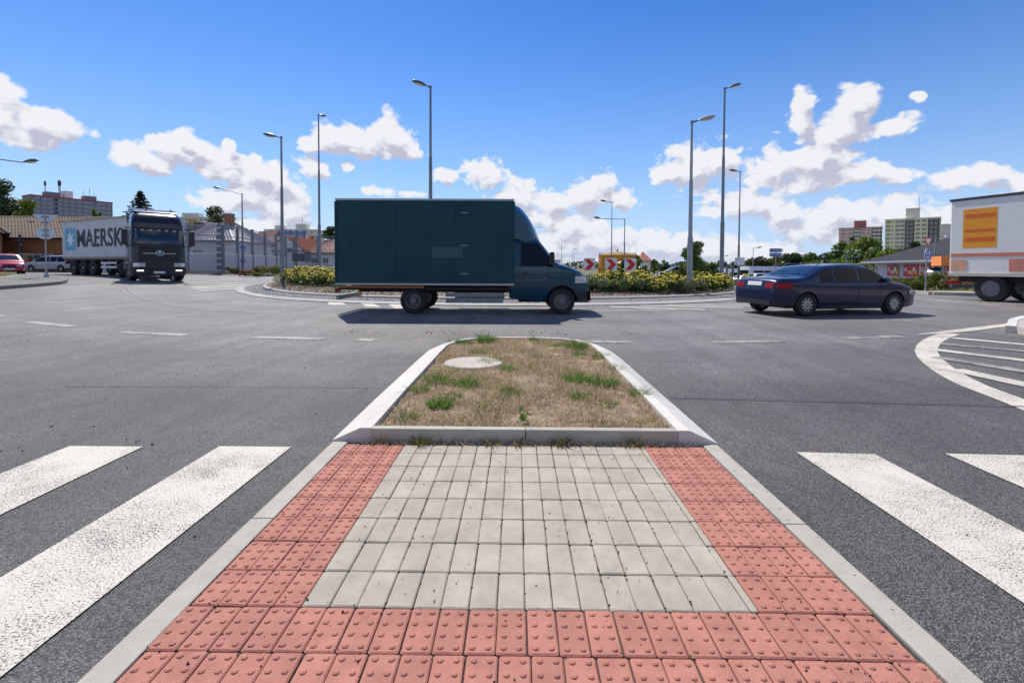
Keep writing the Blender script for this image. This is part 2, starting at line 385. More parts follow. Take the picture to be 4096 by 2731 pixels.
M_DIRT = mat('dry_verge', (.17, .14, .085), .95, var=.4, scale=2, bump=.8, bscale=20)

# ------------------------------------------------------------------ ground and road
def lines(lo, hi, dense, step):
    a = list(np.arange(dense[0], dense[1]+.01, step)); x = dense[0]; s = step
    while x > lo: s *= 1.6; x -= s; a.insert(0, max(x, lo))
    x = dense[1]; s = step
    while x < hi: s *= 1.6; x += s; a.append(min(x, hi))
    return np.array(a)
def sheet(name, xs, ys, off, m):
    X, Y = np.meshgrid(xs, ys); Z = np.vectorize(Hh)(X, Y)+off
    V = np.stack([X, Y, Z], -1).reshape(-1, 3); nx = len(xs)
    i, j = np.meshgrid(np.arange(nx-1), np.arange(len(ys)-1)); k = (j*nx+i).ravel()
    o = npmesh(name, V, np.stack([k, k+1, k+nx+1, k+nx], 1), m, smooth=True); return o
tag(sheet('ground', lines(-3500, 3500, (-40, 0), 2), lines(-1500, 4500, (-4, 24), 2), -.10, M_GRASS), 'dry grassland stretching to the horizon beyond the junction', kind='structure')
road = tag(sheet('road', np.arange(-72, 73, 1.), np.arange(-14, 80, 1.), -.015, M_ASP), 'grey asphalt of the roundabout and its arms', kind='structure')

def strip(mb, pts, w, z=-.009, closed=False, seg=.6):
    """a painted band that follows the road; pts = centre line, w = width (number or list)"""
    P = []; W = []
    for i in range(len(pts)-1):
        a, b = pts[i], pts[i+1]; d = math.hypot(b[0]-a[0], b[1]-a[1]); n = max(1, int(d/seg))
        for k in range(n):
            t = k/n; P.append((a[0]+(b[0]-a[0])*t, a[1]+(b[1]-a[1])*t)); W.append((w[i]+(w[i+1]-w[i])*t) if hasattr(w, '__len__') else w)
    P.append(tuple(pts[-1][:2])); W.append(w[-1] if hasattr(w, '__len__') else w)
    vs = []
    for i, p in enumerate(P):
        q0 = P[max(0, i-1)]; q1 = P[min(len(P)-1, i+1)]; dx, dy = q1[0]-q0[0], q1[1]-q0[1]; l = math.hypot(dx, dy) or 1
        nx, ny = -dy/l*W[i]/2, dx/l*W[i]/2
        for s in (1, -1):
            x, y = p[0]+s*nx, p[1]+s*ny; vs.append((x, y, Hh(x, y)+z))
    return mb.add(vs, [(2*i, 2*i+1, 2*i+3, 2*i+2) for i in range(len(P)-1)])
def quad(mb, pts, z=-.009, n=3):
    a, b, c, d = [Vector((p[0], p[1])) for p in pts]; vs = []
    for j in range(n+1):
        for i in range(n+1):
            u, v = i/n, j/n; p = (a*(1-u)+b*u)*(1-v) + (d*(1-u)+c*u)*v; vs.append((p.x, p.y, Hh(p.x, p.y)+z))
    return mb.add(vs, [(j*(n+1)+i, j*(n+1)+i+1, (j+1)*(n+1)+i+1, (j+1)*(n+1)+i) for j in range(n) for i in range(n)])
def ringpt(a, r, c=CXY): return (c[0]+r*math.cos(R(a)), c[1]+r*math.sin(R(a)))

# zebra crossings on both sides of the refuge (bars half a metre wide)
tag(quad(MB(), [(-2.02, -1.5), (-1.53, -1.5), (-1.53, 3.16), (-2.02, 3.16)], n=2).build('crossing_stripe', M_PAINT), 'white crossing bar next to the left kerb of the refuge', kind='structure', group='zebra crossing bars')
tag(quad(MB(), [(-3.03, -1.5), (-2.53, -1.5), (-2.53, 3.14), (-3.03, 3.14)], n=2).build('crossing_stripe', M_PAINT), 'second white crossing bar left of the refuge', kind='structure', group='zebra crossing bars')
tag(quad(MB(), [(-4.05, -1.5), (-3.54, -1.5), (-3.54, 3.13), (-4.05, 3.13)], n=2).build('crossing_stripe', M_PAINT), 'third white crossing bar left of the refuge', kind='structure', group='zebra crossing bars')
for i, lab in enumerate(('white crossing bar next to the right kerb of the refuge', 'second white crossing bar right of the refuge', 'third white crossing bar right of the refuge')):
    x = 1.86+i*.98
    tag(quad(MB(), [(x, -1.5), (x+.5, -1.5), (x+.5, 3.13), (x, 3.15)], n=2).build('crossing_stripe', M_PAINT), lab, kind='structure', group='zebra crossing bars')
# dashes of the give-way line along the circulating lane
dash = [((110, 1284), (290, 1303)), ((490, 1325), (750, 1337)), ((1010, 1345), (1290, 1353)), ((1425, 1354), (1500, 1358)), ((2310, 1362), (2528, 1366)), ((2850, 1366), (3125, 1361)), ((3372, 1350), (3608, 1342)), ((-190, 1250), (25, 1262))]
for i, (a, b) in enumerate(dash):
    p, q = g(*a), g(*b)
    o = strip(MB(), [p, q], .24).build('lane_dash', M_PAINT_WORN); tag(o, 'worn dash of the give-way line along the circulating lane', kind='structure', group='dashes of the give-way line')
# painted triangle and chevrons of the right-hand arm
o = MB()
arc = [g(*p) for p in ((4900, 1900), (4300, 1694), (4096, 1612), (3960, 1562), (3890, 1536), (3831, 1507), (3780, 1478), (3744, 1451), (3716, 1425), (3704, 1402), (3710, 1380), (3730, 1361), (3762, 1345), (3805, 1331))]
strip(o, arc, .26, seg=.2)
strip(o, [g(3668, 1336), g(3740, 1331), g(3850, 1320), g(4060, 1294), g(4250, 1270)], [.03, .14, .25, .22, .22], z=-.0055)
tag(o.build('hatching_outline', M_PAINT), 'white curved border line of the hatched area on the right', kind='structure')
for k, (a, b, w) in enumerate([((3810, 1350), (4300, 1394), .22), ((3760, 1372), (4300, 1420), .22), ((3738, 1396), (4300, 1463), .24), ((3742, 1425), (4300, 1515), .24), ((3815, 1474), (4300, 1578), .25)]):
    o = strip(MB(), [g(*a), g(*b)], w, z=-.0055 if k % 2 else -.0050).build('hatching_bar', M_PAINT_WORN if k in (1, 3) else M_PAINT)
    tag(o, 'white slanting bar inside the hatched area on the right', kind='structure', group='hatching bars')
# blocks and stripes painted beside the roundabout apron
for pts in ([(1296, 1190), (1345, 1190), (1385, 1218), (1318, 1218)], [(1413, 1198), (1462, 1199), (1522, 1226), (1465, 1224)], [(1536, 1206), (1588, 1208), (1640, 1236), (1580, 1233)]):
    tag(quad(MB(), [g(*p) for p in pts]).build('painted_block', M_PAINT), 'white painted block beside the left part of the apron', kind='structure', group='painted blocks by the apron')
for a, b, w in (((765, 1148), (985, 1137), .30), ((775, 1154), (1000, 1143), .30), ((800, 1160), (1010, 1150), .24)):
    tag(strip(MB(), [g(*a), g(*b)], w).build('painted_stripe', M_PAINT), 'thin white stripe on the road at the left tip of the apron', kind='structure', group='stripes at the left tip of the apron')
for a, b, w in (((2560, 1221), (2975, 1229), .26), ((2660, 1219), (3060, 1222), .22), ((2440, 1225), (2820, 1237), .30), ((2740, 1216), (3100, 1215), .18), ((1900, 1246), (2700, 1238), .10)):
    tag(strip(MB(), [g(*a), g(*b)], w).build('painted_stripe', M_PAINT), 'white stripe on the road in front of the apron, right half', kind='structure', group='stripes in front of the apron')
for a, b, w in (((3560, 1188), (4000, 1219), .2), ((3700, 1195), (4250, 1222), .22), ((3960, 1200), (4200, 1210), .3)):
    tag(strip(MB(), [g(*a), g(*b)], w).build('painted_stripe', M_PAINT), 'white edge line of the road arm below the white trailer', kind='structure', group='edge lines of the right arm')
M_SEAM = mat('bitumen_seam', (.03, .03, .032), .6, var=.3)
tag(strip(MB(), [g(250, 1541), g(700, 1541), g(1180, 1543), g(1490, 1545)], .018, z=-.012).build('asphalt_seam', M_SEAM), 'thin dark seam across the asphalt left of the island', kind='structure')
tag(strip(MB(), [g(2680, 1586), g(3000, 1594), g(3500, 1606), g(4096, 1622), g(4300, 1628)], .016, z=-.003).build('asphalt_seam', M_SEAM), 'thin dark seam across the asphalt right of the island', kind='structure')

M_TYRE = mat('tyre_rubber_mark', (.075, .07, .07), .7, var=.4, scale=3)
for P_, w_ in (((502, 1146), (508, 1158), (522, 1172), (561, 1192), (663, 1217), (816, 1235), (1020, 1250), (1260, 1259)), .05), (((474, 1160), (500, 1178), (575, 1203), (680, 1224), (830, 1242), (1030, 1257)), .035), (((380, 1170), (470, 1196), (600, 1218), (760, 1236)), .03):
    tag(strip(MB(), [g(*p) for p in P_], w_, z=-.012, seg=.3).build('tyre_mark', M_TYRE), 'thin dark curved tyre mark on the road in front of the lorry', kind='structure', group='tyre marks')

# ------------------------------------------------------------------ refuge pavement
GX, GY = -.7693, 1.6488
ref = MB().box((.05, 1.1, -.045), (2.5, 4.2, .07)).build('refuge_pavement', M_SAND); tag(ref, 'paved pedestrian refuge of grey pavers bordered by red tactile pavers', kind='structure')
def paver_mesh(lx, ly, bumps, by=4, bevel=.0052, th=.035):
    mb = MB(); x, y = lx/2-.0017, ly/2-.0017; b = bevel; c = .006
    def rr(hx, hy, z): return [(-hx+c, -hy, z), (hx-c, -hy, z), (hx, -hy+c, z), (hx, hy-c, z), (hx-c, hy, z), (-hx+c, hy, z), (-hx, hy-c, z), (-hx, -hy+c, z)]
    vs = rr(x, y, -th) + rr(x, y, -b*.75) + rr(x-b, y-b, 0)
    fs = [(k*8+i, k*8+(i+1) % 8, (k+1)*8+(i+1) % 8, (k+1)*8+i) for k in range(2) for i in range(8)] + [tuple(range(16, 24))]
    mb.add(vs, fs)
    if bumps:
        for i in range(2):
            for j in range(by):
                cx = (i-.5)*.05; cy = (j-(by-1)/2)*ly/by; n = 8; v = []
                for r_, z_ in ((.0115, -.0005), (.0095, .0032), (.005, .0052)):
                    v += [(cx+r_*math.cos(2*math.pi*q/n), cy+r_*math.sin(2*math.pi*q/n), z_) for q in range(n)]
                f = [(k*n+q, k*n+(q+1) % n, (k+1)*n+(q+1) % n, (k+1)*n+q) for k in range(2) for q in range(n)] + [tuple(range(2*n, 3*n))]
                mb.add(v, f)
    return mb
def proto(mb, name, m):
    o = mb.build(name, m, smooth=22); me = o.data; bpy.data.objects.remove(o); return me
gm = proto(paver_mesh(.1, .2, False), 'grey_paver', M_PAVER); gs = proto(paver_mesh(.1, .15, False), 'grey_paver', M_PAVER)
tm = proto(paver_mesh(.1, .2, True), 'tactile_paver', M_TACT); ts = proto(paver_mesh(.1, .15, True, 3), 'tactile_paver', M_TACT)
sm = proto(paver_mesh(.03, .2, False, bevel=.004), 'paver_sliver', M_PAVER)
def place(me, name, x, y, par=None):
    o = bpy.data.objects.new(name, me); link(o, par or ref); o.location = (x+random.gauss(0, .0008), y+random.gauss(0, .001), random.gauss(0, .0009))
    o.rotation_euler = (random.gauss(0, .004), random.gauss(0, .005), random.gauss(0, .004)); return o
for j in range(8):
    full = j < 7; cy = GY+.2*j+(.1 if full else .075)
    for i in range(16): place(gm if full else gs, 'grey_paver', GX+.1*i+.05, cy)
    place(sm, 'paver_sliver', GX+1.615, cy-(.0 if full else .03))
    for i in range(4):
        place(tm if full else ts, 'tactile_paver', GX-.4+.1*i+.05, cy); place(tm if full else ts, 'tactile_paver', GX+1.63+.1*i+.05, cy)
for j in (-1, -2, -3):
    for i in range(24): place(tm, 'tactile_paver', GX-.4+.10125*(i+.5)+(0, -.01, .0, .02)[-j], GY+.2*j+.1)
for side, xa, lab in ((-1, -1.275, 'flush concrete kerb along the left edge of the refuge'), (1, 1.268, 'flush concrete kerb along the right edge of the refuge')):
    kb = tag(empty('flush_kerb', (0, 0, 0)), lab, kind='structure')
    for (a, b) in ((-1.35, -.335), (-.33, .665), (.67, 2.228), (2.232, 3.235)):
        MB().box((xa+.052, (a+b)/2, -.04), (.104, b-a, .086)).build('kerb_stone', M_KERB, kb, bevel=.004)

# raised planted island behind it
ZT = .092
isl = tag(empty('traffic_island', (0, 0, 0)), 'traffic island of dry grass framed by pale sloping kerbs behind the refuge', kind='structure')
cx0 = .045
outer = [(-1.29, 3.25), (-1.30, 4.2), (-1.30, 5.2), (-1.30, 6.2), (-1.29, 6.85), (-1.13, 7.35), (-.82, 7.66), (-.35, 7.80), (.30, 7.82), (.80, 7.72), (1.14, 7.42), (1.35, 6.9), (1.38, 6.2), (1.38, 5.2), (1.385, 4.2), (1.385, 3.25)]
def inset(pts, d):
    res = []
    for i, p in enumerate(pts):
        a = Vector(pts[max(0, i-1)]); b = Vector(pts[min(len(pts)-1, i+1)]); t = (b-a).normalized(); n = Vector((t.y, -t.x)); k = 1/max(.8, math.cos(.12))
        res.append((p[0]+n.x*d*k, p[1]+n.y*d*k))
    return res
mid_, inn = inset(outer, .195), inset(outer, .275)
for i in range(len(outer)-1):
    gp = .0025
    def L_(p, q, t): return (p[0]+(q[0]-p[0])*t, p[1]+(q[1]-p[1])*t)
    ln = math.dist(outer[i], outer[i+1]); t0, t1 = gp/ln, 1-gp/ln
    sec = []
    for t in (t0, t1):
        o_, m_, n_ = L_(outer[i], outer[i+1], t), L_(mid_[i], mid_[i+1], t), L_(inn[i], inn[i+1], t)
        sec += [(*o_, -.06), (*o_, .004), (*m_, ZT), (*n_, ZT+.001), (*n_, -.06)]
    MB().add(sec, [(0, 1, 6, 5), (1, 2, 7, 6), (2, 3, 8, 7), (3, 4, 9, 8), (4, 3, 2, 1, 0), (5, 6, 7, 8, 9)]).build('kerb_stone', M_KERBW, isl, bevel=.004)
for a, b in ((-1.012, .055), (.06, 1.105)):
    MB().box(((a+b)/2, 3.275, .015), (b-a, .065, .155)).build('edging_stone', M_KERB, isl, bevel=.006)
# soil
nx, ny = 70, 130; xs = np.linspace(-1.1, 1.2, nx); ys = np.linspace(3.28, 7.66, ny)
X, Y = np.meshgrid(xs, ys)
from mathutils import noise as mn
Z = np.vectorize(lambda x, y: .062+.022*mn.fractal(Vector((x*2.1, y*2.1, 0)), 1, 2, 4)+.008*mn.noise(Vector((x*14, y*14, 3))))(X, Y)
def inside(x, y): return (x > -1.02+max(0, y-6.75)*.55 and x < 1.11-max(0, y-6.9)*.6 and y < 7.55)
Vv = np.stack([X, Y, Z], -1).reshape(-1, 3); i, j = np.meshgrid(np.arange(nx-1), np.arange(ny-1)); k = (j*nx+i).ravel()
keep = np.array([inside(*Vv[q][:2]) and inside(*Vv[q+nx+1][:2]) for q in k]); k = k[keep]
npmesh('soil', Vv, np.stack([k, k+1, k+nx+1, k+nx], 1), M_SOIL, isl, smooth=True)
def zsoil(x, y): return .062+.022*mn.fractal(Vector((x*2.1, y*2.1, 0)), 1, 2, 4)
def blades(name, n, pos, length, width, m, lean=.7, seed=0, seg=2, parent=None, spread=None, curl=.6):
    r = np.random.default_rng(seed); P = pos(n, r)
    n = len(P); L_ = length[0]+(length[1]-length[0])*r.random(n)**1.5
    a = r.random(n)*2*np.pi; ln = lean*r.random(n)**.7
    if spread is not None: a, ln = spread(P, r, a, ln)
    d = np.stack([np.cos(a)*np.sin(ln), np.sin(a)*np.sin(ln), np.cos(ln)], 1)
    sdv = np.stack([-np.sin(a), np.cos(a), 0*a], 1); rot = r.random(n)*np.pi
    sdv = sdv*np.cos(rot)[:, None] + np.cross(d, sdv)*np.sin(rot)[:, None]
    w = (width*(.6+.8*r.random(n)))[:, None]
    rows = [P-sdv*w, P+sdv*w]; cur = P.copy(); dd = d.copy()
    for s in range(seg):
        dd = dd + np.stack([np.cos(a), np.sin(a), -np.ones(n)*.9], 1)*(curl*r.random(n)[:, None]*(s+.3)); dd /= np.linalg.norm(dd, axis=1)[:, None]
        cur = cur + dd*(L_/seg)[:, None]; ww = w*(1-(s+1)/seg)*.9
        if s < seg-1: rows += [cur-sdv*ww, cur+sdv*ww]
        else: rows += [cur]
    K = len(rows); V = np.stack(rows, 1).reshape(-1, 3); b = (np.arange(n)*K)[:, None]; tr = []
    for s in range(seg-1): tr += [[2*s, 2*s+1, 2*s+3], [2*s, 2*s+3, 2*s+2]]
    tr += [[2*seg-2, 2*seg-1, 2*seg]]
    Fc = (b[:, None, :]+np.array(tr)[None]).reshape(-1, 3)
    return npmesh(name, V, Fc, m, parent)
M_STRAW = leafmat('dry_grass', (.17, .115, .06), (.90, .72, .48), .4, .8)
M_STRAWG = leafmat('half_dry_grass', (.13, .17, .03), (.48, .40, .18), .3, .7)
M_GREENG = leafmat('green_grass', (.06, .15, .015), (.16, .30, .04), .4, .5)
def in_isl(n, r, z=.0):
    x = r.uniform(-1.0, 1.09, n*2); y = r.uniform(3.31, 7.52, n*2)
    k = np.array([inside(a, b) and (a+.53)**2/.105+(b-5.62)**2/.105 > 1 for a, b in zip(x, y)])
    dn = np.array([mn.fractal(Vector((a*3, b*3, 7)), 1, 2, 3) for a, b in zip(x, y)]); k &= (dn+r.normal(0, .28, n*2)) > -.22
    x, y = x[k][:n], y[k][:n]
    return np.stack([x, y, np.array([zsoil(a, b) for a, b in zip(x, y)])], 1)
o = blades('dry_grass', 60000, in_isl, (.02, .075), .0024, M_STRAW, lean=1.5, seed=3, seg=1)
tag(o, 'short dead straw-coloured grass covering the traffic island', 'dry grass', kind='stuff')
o = blades('sparse_grass', 14000, lambda n, r: (lambda P: P[np.array([mn.noise(Vector((a[0]*1.5, a[1]*1.5, 11))) > .03 for a in P])])(in_isl(n, r)), (.03, .09), .0022, M_STRAWG, lean=.9, seed=5)
tag(o, 'thin half-green grass scattered among the dead grass of the island', 'grass', kind='stuff')
# concrete manhole cover lying in the island
mh = MB().lathe([(0, 0), (.345, 0), (.345, .068), (.335, .078), (0, .078)], 48).build('manhole_cover', mat('manhole_concrete', (.46, .41, .34), .9, var=.12, scale=8, bump=.4, bscale=120), smooth=40)
mh.location = (-.53, 5.62, .004); tag(mh, 'round pale concrete manhole cover lying in the dry grass', 'manhole cover')
# green tufts growing in the island, one by one (x, y, radius, blades, height, label)
def tuft(x, y, rad, n, h, label, m=None, lean=.9, z=None, grp='grass tufts on the traffic island'):
    z = zsoil(x, y)-.004 if z is None else z
    def pos(nn, r):
        a = r.random(nn)*6.283; q = rad*np.sqrt(r.random(nn)); return np.stack([q*np.cos(a), q*np.sin(a), 0*a], 1)
    def spread(P, r, a, ln): return np.arctan2(P[:, 1], P[:, 0])+r.normal(0, .5, len(P)), np.clip(np.linalg.norm(P[:, :2], axis=1)/rad*lean*.9+r.normal(0, .12, len(P)), 0, 1.35)
    h *= 1.12; o = blades('grass_tuft', int(n*1.2), pos, (h*.45, h), .0034, m or M_GREENG, seed=int(abs(x*991+y*77))+n, seg=3, spread=spread, curl=.25)
    o.location = (x, y, z); tag(o, label, 'grass tuft', grp); return o
T = [(1945, 1365, .15, 260, .24, 'tall green grass tuft at the far edge of the island, left of its middle'),
 (1815, 1372, .10, 90, .17, 'thin green tuft at the far left corner of the island'),
 (1862, 1374, .09, 90, .16, 'small green tuft between the far left corner tuft and the tall far tuft'),
 (2305, 1395, .17, 230, .22, 'broad green grass tuft near the far right corner of the island'),
 (2318, 1418, .09, 90, .12, 'low green tuft just in front of the broad far right tuft'),
 (2405, 1428, .10, 90, .16, 'thin green tuft on the right kerb behind the others'),
 (2135, 1362, .07, 60, .14, 'weak pale tuft at the middle of the far edge'),
 (1960, 1448, .13, 170, .13, 'green tuft just behind the manhole cover'),
 (2035, 1478, .10, 150, .13, 'green tuft on the right side of the manhole cover'),
 (1868, 1538, .13, 240, .15, 'dense green tuft in front of the manhole cover'),
 (1750, 1528, .13, 140, .17, 'loose green tuft between the left kerb and the manhole cover'),
 (1678, 1560, .09, 90, .13, 'small green tuft against the left kerb'),
 (1758, 1620, .11, 220, .12, 'bright green tuft nearest to the left kerb in the front half'),
 (2048, 1568, .11, 110, .11, 'green tuft with a yellow blade in the middle of the island'),
 (2310, 1520, .14, 210, .14, 'green grass tuft in the right half, left one of two side by side'),
 (2415, 1535, .16, 220, .15, 'green grass tuft in the right half, right one of two side by side'),
 (2320, 1585, .10, 90, .10, 'sparse green tuft in front of the pair in the right half'),
 (2555, 1580, .08, 70, .17, 'tall thin tuft against the right kerb'),
 (1625, 1665, .10, 80, .12, 'olive grass tuft near the front left corner of the island'),
 (2140, 1430, .11, 80, .09, 'low pale green patch right of the middle of the island'),
 (1905, 1408, .12, 90, .10, 'low green patch between the far edge and the manhole cover'), (2225, 1385, .08, 60, .09, 'small tuft left of the broad far right tuft'),
 (2470, 1478, .08, 70, .14, 'thin tuft against the right kerb behind the pair'), (1815, 1585, .08, 60, .08, 'small pale tuft between the dense tuft and the bright left tuft'),
 (2430, 1620, .08, 60, .09, 'small olive tuft at the right side near the front'), (1930, 1640, .07, 45, .07, 'tiny tuft left of the broadleaf weed')]
for x, y, rad, n, h, lab in T:
    d = raydir(x, y); t = (.07-HC)/d.z; tuft(d.x*t, d.y*t, rad*.8, n, h, lab)
d = raydir(2090, 1690); t = (.07-HC)/d.z
wd = leaf_mesh('broadleaf_weed', [(0, 0, .03), (.01, .01, .09)], [(.045, .045, .03), (.03, .03, .05)], 38, .018, leafmat('weed_leaf', (.08, .2, .02), (.14, .32, .03), .4), seed=4)
wd.location = (d.x*t, d.y*t, .05); tag(wd, 'small bright green broadleaf weed at the front middle of the island', 'weed')
M_HALF = leafmat('weedy_grass', (.10, .12, .02), (.40, .26, .09), .3, .7)
for x, n, h, lab in ((-.66, 120, .14, 'brown-green tuft in the joint before the edging stone, fourth from the right'), (-.18, 70, .09, 'small brown weed before the edging stone, left of the middle'), (.0, 50, .10, 'thin brown weed before the middle of the edging stone'), (.30, 130, .13, 'brown-green tuft before the edging stone right of its middle'), (.80, 90, .12, 'dry tuft before the right end of the edging stone'), (-.94, 45, .12, 'orange and green weed before the left end of the edging stone')):
    tuft(x, 3.215, .05, int(n*.7), h*.8, lab, M_HALF, .8, -.002, 'weeds in the joint before the edging stone')
def litter(n, r):
    x = r.uniform(-1.05, 1.2, n); y = 3.235-np.abs(r.normal(0, .035, n)); return np.stack([x, y, .001+.006*r.random(n)], 1)
tag(blades('straw_litter', 1500, litter, (.02, .06), .0014, M_STRAW, lean=1.5, seed=9, seg=1), 'dry straw and litter lying along the foot of the edging stone', 'litter', kind='stuff')
# loose grit on the pavement and the road
ISL_GRIT = True
def grit(name, P, size, m, seed, lab):
    r = np.random.default_rng(seed); n = len(P); base = np.array([(1, 0, 0), (-.5, .87, 0), (-.5, -.87, 0), (0, 0, .9), (0, 0, -.6), (.3, .3, .6)])
    V = base[None]*(1+.5*r.normal(size=(n, 6, 3))*.5); s = size*(.4+1.2*r.random(n)**2)
    V = V*s[:, None, None] + P[:, None, :] + np.array([0, 0, 1])*s[:, None, None]*.4
    t = np.array([(0, 1, 3), (1, 2, 3), (2, 0, 5), (0, 3, 5), (3, 2, 5), (1, 0, 4), (2, 1, 4), (0, 2, 4)])
    tag(npmesh(name, V.reshape(-1, 3), (np.arange(n)[:, None, None]*6+t[None]).reshape(-1, 3), m), lab, 'grit', kind='stuff')
grit('pale_stones', in_isl(900, np.random.default_rng(17))+np.array([0, 0, .006]), .007, mat('pale_stone', (.50, .47, .42), .8, var=.3), 6, 'small pale stones among the dry grass of the island')
r = np.random.default_rng(2)
n = 1500; P = np.stack([r.uniform(-1.27, 1.37, n), 1.2+2.0*r.random(n), np.full(n, .0005)], 1)
k = r.random(n) < .6; gi = GX+.1*np.round((P[:, 0]-GX)/.1); P[k, 0] = gi[k]+r.normal(0, .003, k.sum()); P[k, 2] = -.004
grit('dark_grit', P, .0034, mat('grit_dark', (.02, .02, .024), .7, var=.3), 1, 'loose black grit in the joints and on the pavers of the refuge')
n = 900; P = np.stack([r.uniform(-1.27, 1.37, n), 1.2+2.0*r.random(n), np.full(n, -.004)], 1)
gi = GX+.1*np.round((P[:, 0]-GX)/.1); P[:, 0] = gi+r.normal(0, .0035, n)
grit('pale_grit', P, .0022, mat('grit_pale', (.32, .28, .2), .8, var=.3), 2, 'pale sand grains in the joints of the refuge pavers')
n = 1300; P = np.stack([r.uniform(-9, 9, n), 2+12*r.random(n)**1.2, np.full(n, -.014)], 1); P = P[(np.abs(P[:, 0]) > 1.45) | (P[:, 1] > 7.9)]
grit('road_grit', P, .006, mat('grit_road', (.03, .03, .034), .7, var=.5, col2=(.2, .18, .15)), 3, 'loose stones scattered over the asphalt')
def bark(n, r_):
    x = r_.uniform(-3.2, 2.6, n); y = 8.6+.5*r_.random(n)-.03*np.abs(x); cl = np.array([mn.noise(Vector((a*1.1, 3, 0))) > .0 for a in x]); x, y = x[cl], y[cl]
    return np.stack([x, y, x*0-.012], 1)
tag(blades('bark_chips', 260, bark, (.02, .07), .007, mat('bark', (.24, .13, .075), .9, var=.4), lean=1.5, seed=21, seg=1), 'brown bark chips strewn on the road behind the island', 'bark chips', kind='stuff')

# ------------------------------------------------------------------ central island of the roundabout
C1, R1 = (-.8, 30.0), 13.6; C2, R2 = (-.8, 29.4), 14.45
ci = empty('roundabout_island'); tag(ci, 'round planted middle island of the roundabout with a mulch bed', kind='structure')
vs = []; fs = []; rings = [0, 5, 9, 11.5, 12.8, R1-.16]; n = 72
for q, rr_ in enumerate(rings):
    for i in range(n):
        x, y = ringpt(360*i/n, rr_, C1); vs.append((x, y, Hh(x, y)+.12+.25*(1-(rr_/R1)**2)))
fs = [(q*n+i, q*n+(i+1) % n, (q+1)*n+(i+1) % n, (q+1)*n+i) for q in range(len(rings)-1) for i in range(n)]
MB().add(vs, fs).build('mulch_bed', M_MULCH, ci, smooth=60)
def kerb_ring(par, c, rad, w, zt, zo, a0, a1, stone, m, name='kerb_stone', zin=None):
    cnt = int(abs(R(a1-a0))*rad/stone); da = (a1-a0)/cnt; gp = .004/rad*57.3
    for i in range(cnt):
        vs = []
        for a in (a0+i*da+gp, a0+(i+1)*da-gp):
            for rr_, z in ((rad, -.05), (rad, zo), (rad-w*.25 if zo < zt-.04 and zo > .05 else rad-w*.9, zt), (rad-w, zt+.001), (rad-w, -.05)):
                x, y = ringpt(a, rr_, c); vs.append((x, y, Hh(x, y)+z))
        MB().add(vs, [(0, 1, 6, 5), (1, 2, 7, 6), (2, 3, 8, 7), (3, 4, 9, 8), (4, 3, 2, 1, 0), (5, 6, 7, 8, 9)]).build(name, m, par)
kerb_ring(ci, C1, R1, .16, .165, .14, 90, 450, 1.0, M_GREYK)
ap = empty('roundabout_apron'); tag(ap, 'low paved apron ring round the roundabout island', kind='structure')
kerb_ring(ap, C2, R2, .34, .055, .012, 90, 450, 1.0, mat('apron_kerb', (.40, .385, .35), .9, var=.12, scale=4, rnd=.08))
vs = []; n = 120
for a in range(n):
    for c, rr_, z in ((C2, R2-.30, .03), (C1, R1-.02, .075)):
        x, y = ringpt(360*a/n, rr_, c); vs.append((x, y, Hh(x, y)+z))
MB().add(vs, [(2*i, 2*i+1, (2*i+3) % (2*n), (2*i+2) % (2*n)) for i in range(n)]).build('joint_bed', mat('sett_joint', (.17, .15, .12), .95, var=.4, scale=8), ap, smooth=60)
setts = []
for q in range(11):
    cnt = 700
    for i in range(cnt):
        a = 175+190*i/cnt+(q % 2)*.13
        p0 = ringpt(a, R2-.36, C2); p1 = ringpt(a, R1+.02, C1); wd_ = math.dist(p0, p1)
        if (q+.5)*.115 > wd_-.01: continue
        t = (q+.5)*.115/wd_; x, y = p0[0]+(p1[0]-p0[0])*t, p0[1]+(p1[1]-p0[1])*t
        setts.append((x, y, a, .037+.04*t))
setts.sort(key=lambda s: s[0]**2+s[1]**2 if abs(s[0]-.2) > 2.6 else s[0]**2+s[1]**2)
sgm = proto(MB().box((0, 0, -.01), (.098, .104, .05), taper=.86), 'sett', M_SETT)
for x, y, a, z in setts[:300]:
    o = bpy.data.objects.new('sett', sgm); link(o, ap); o.location = (x, y, Hh(x, y)+z+random.gauss(0, .004)); o.rotation_euler = (random.gauss(0, .05), random.gauss(0, .05), R(a)+random.gauss(0, .05))
mb = MB()
for x, y, a, z in setts[300:]:
    mb.box((x, y, Hh(x, y)+z-.01+random.gauss(0, .005)), (.102, .108, .05), R(a)+random.gauss(0, .05), taper=.88)
o = mb.build('setts', M_SETT, ap, fix=False); o['kind'] = 'stuff'
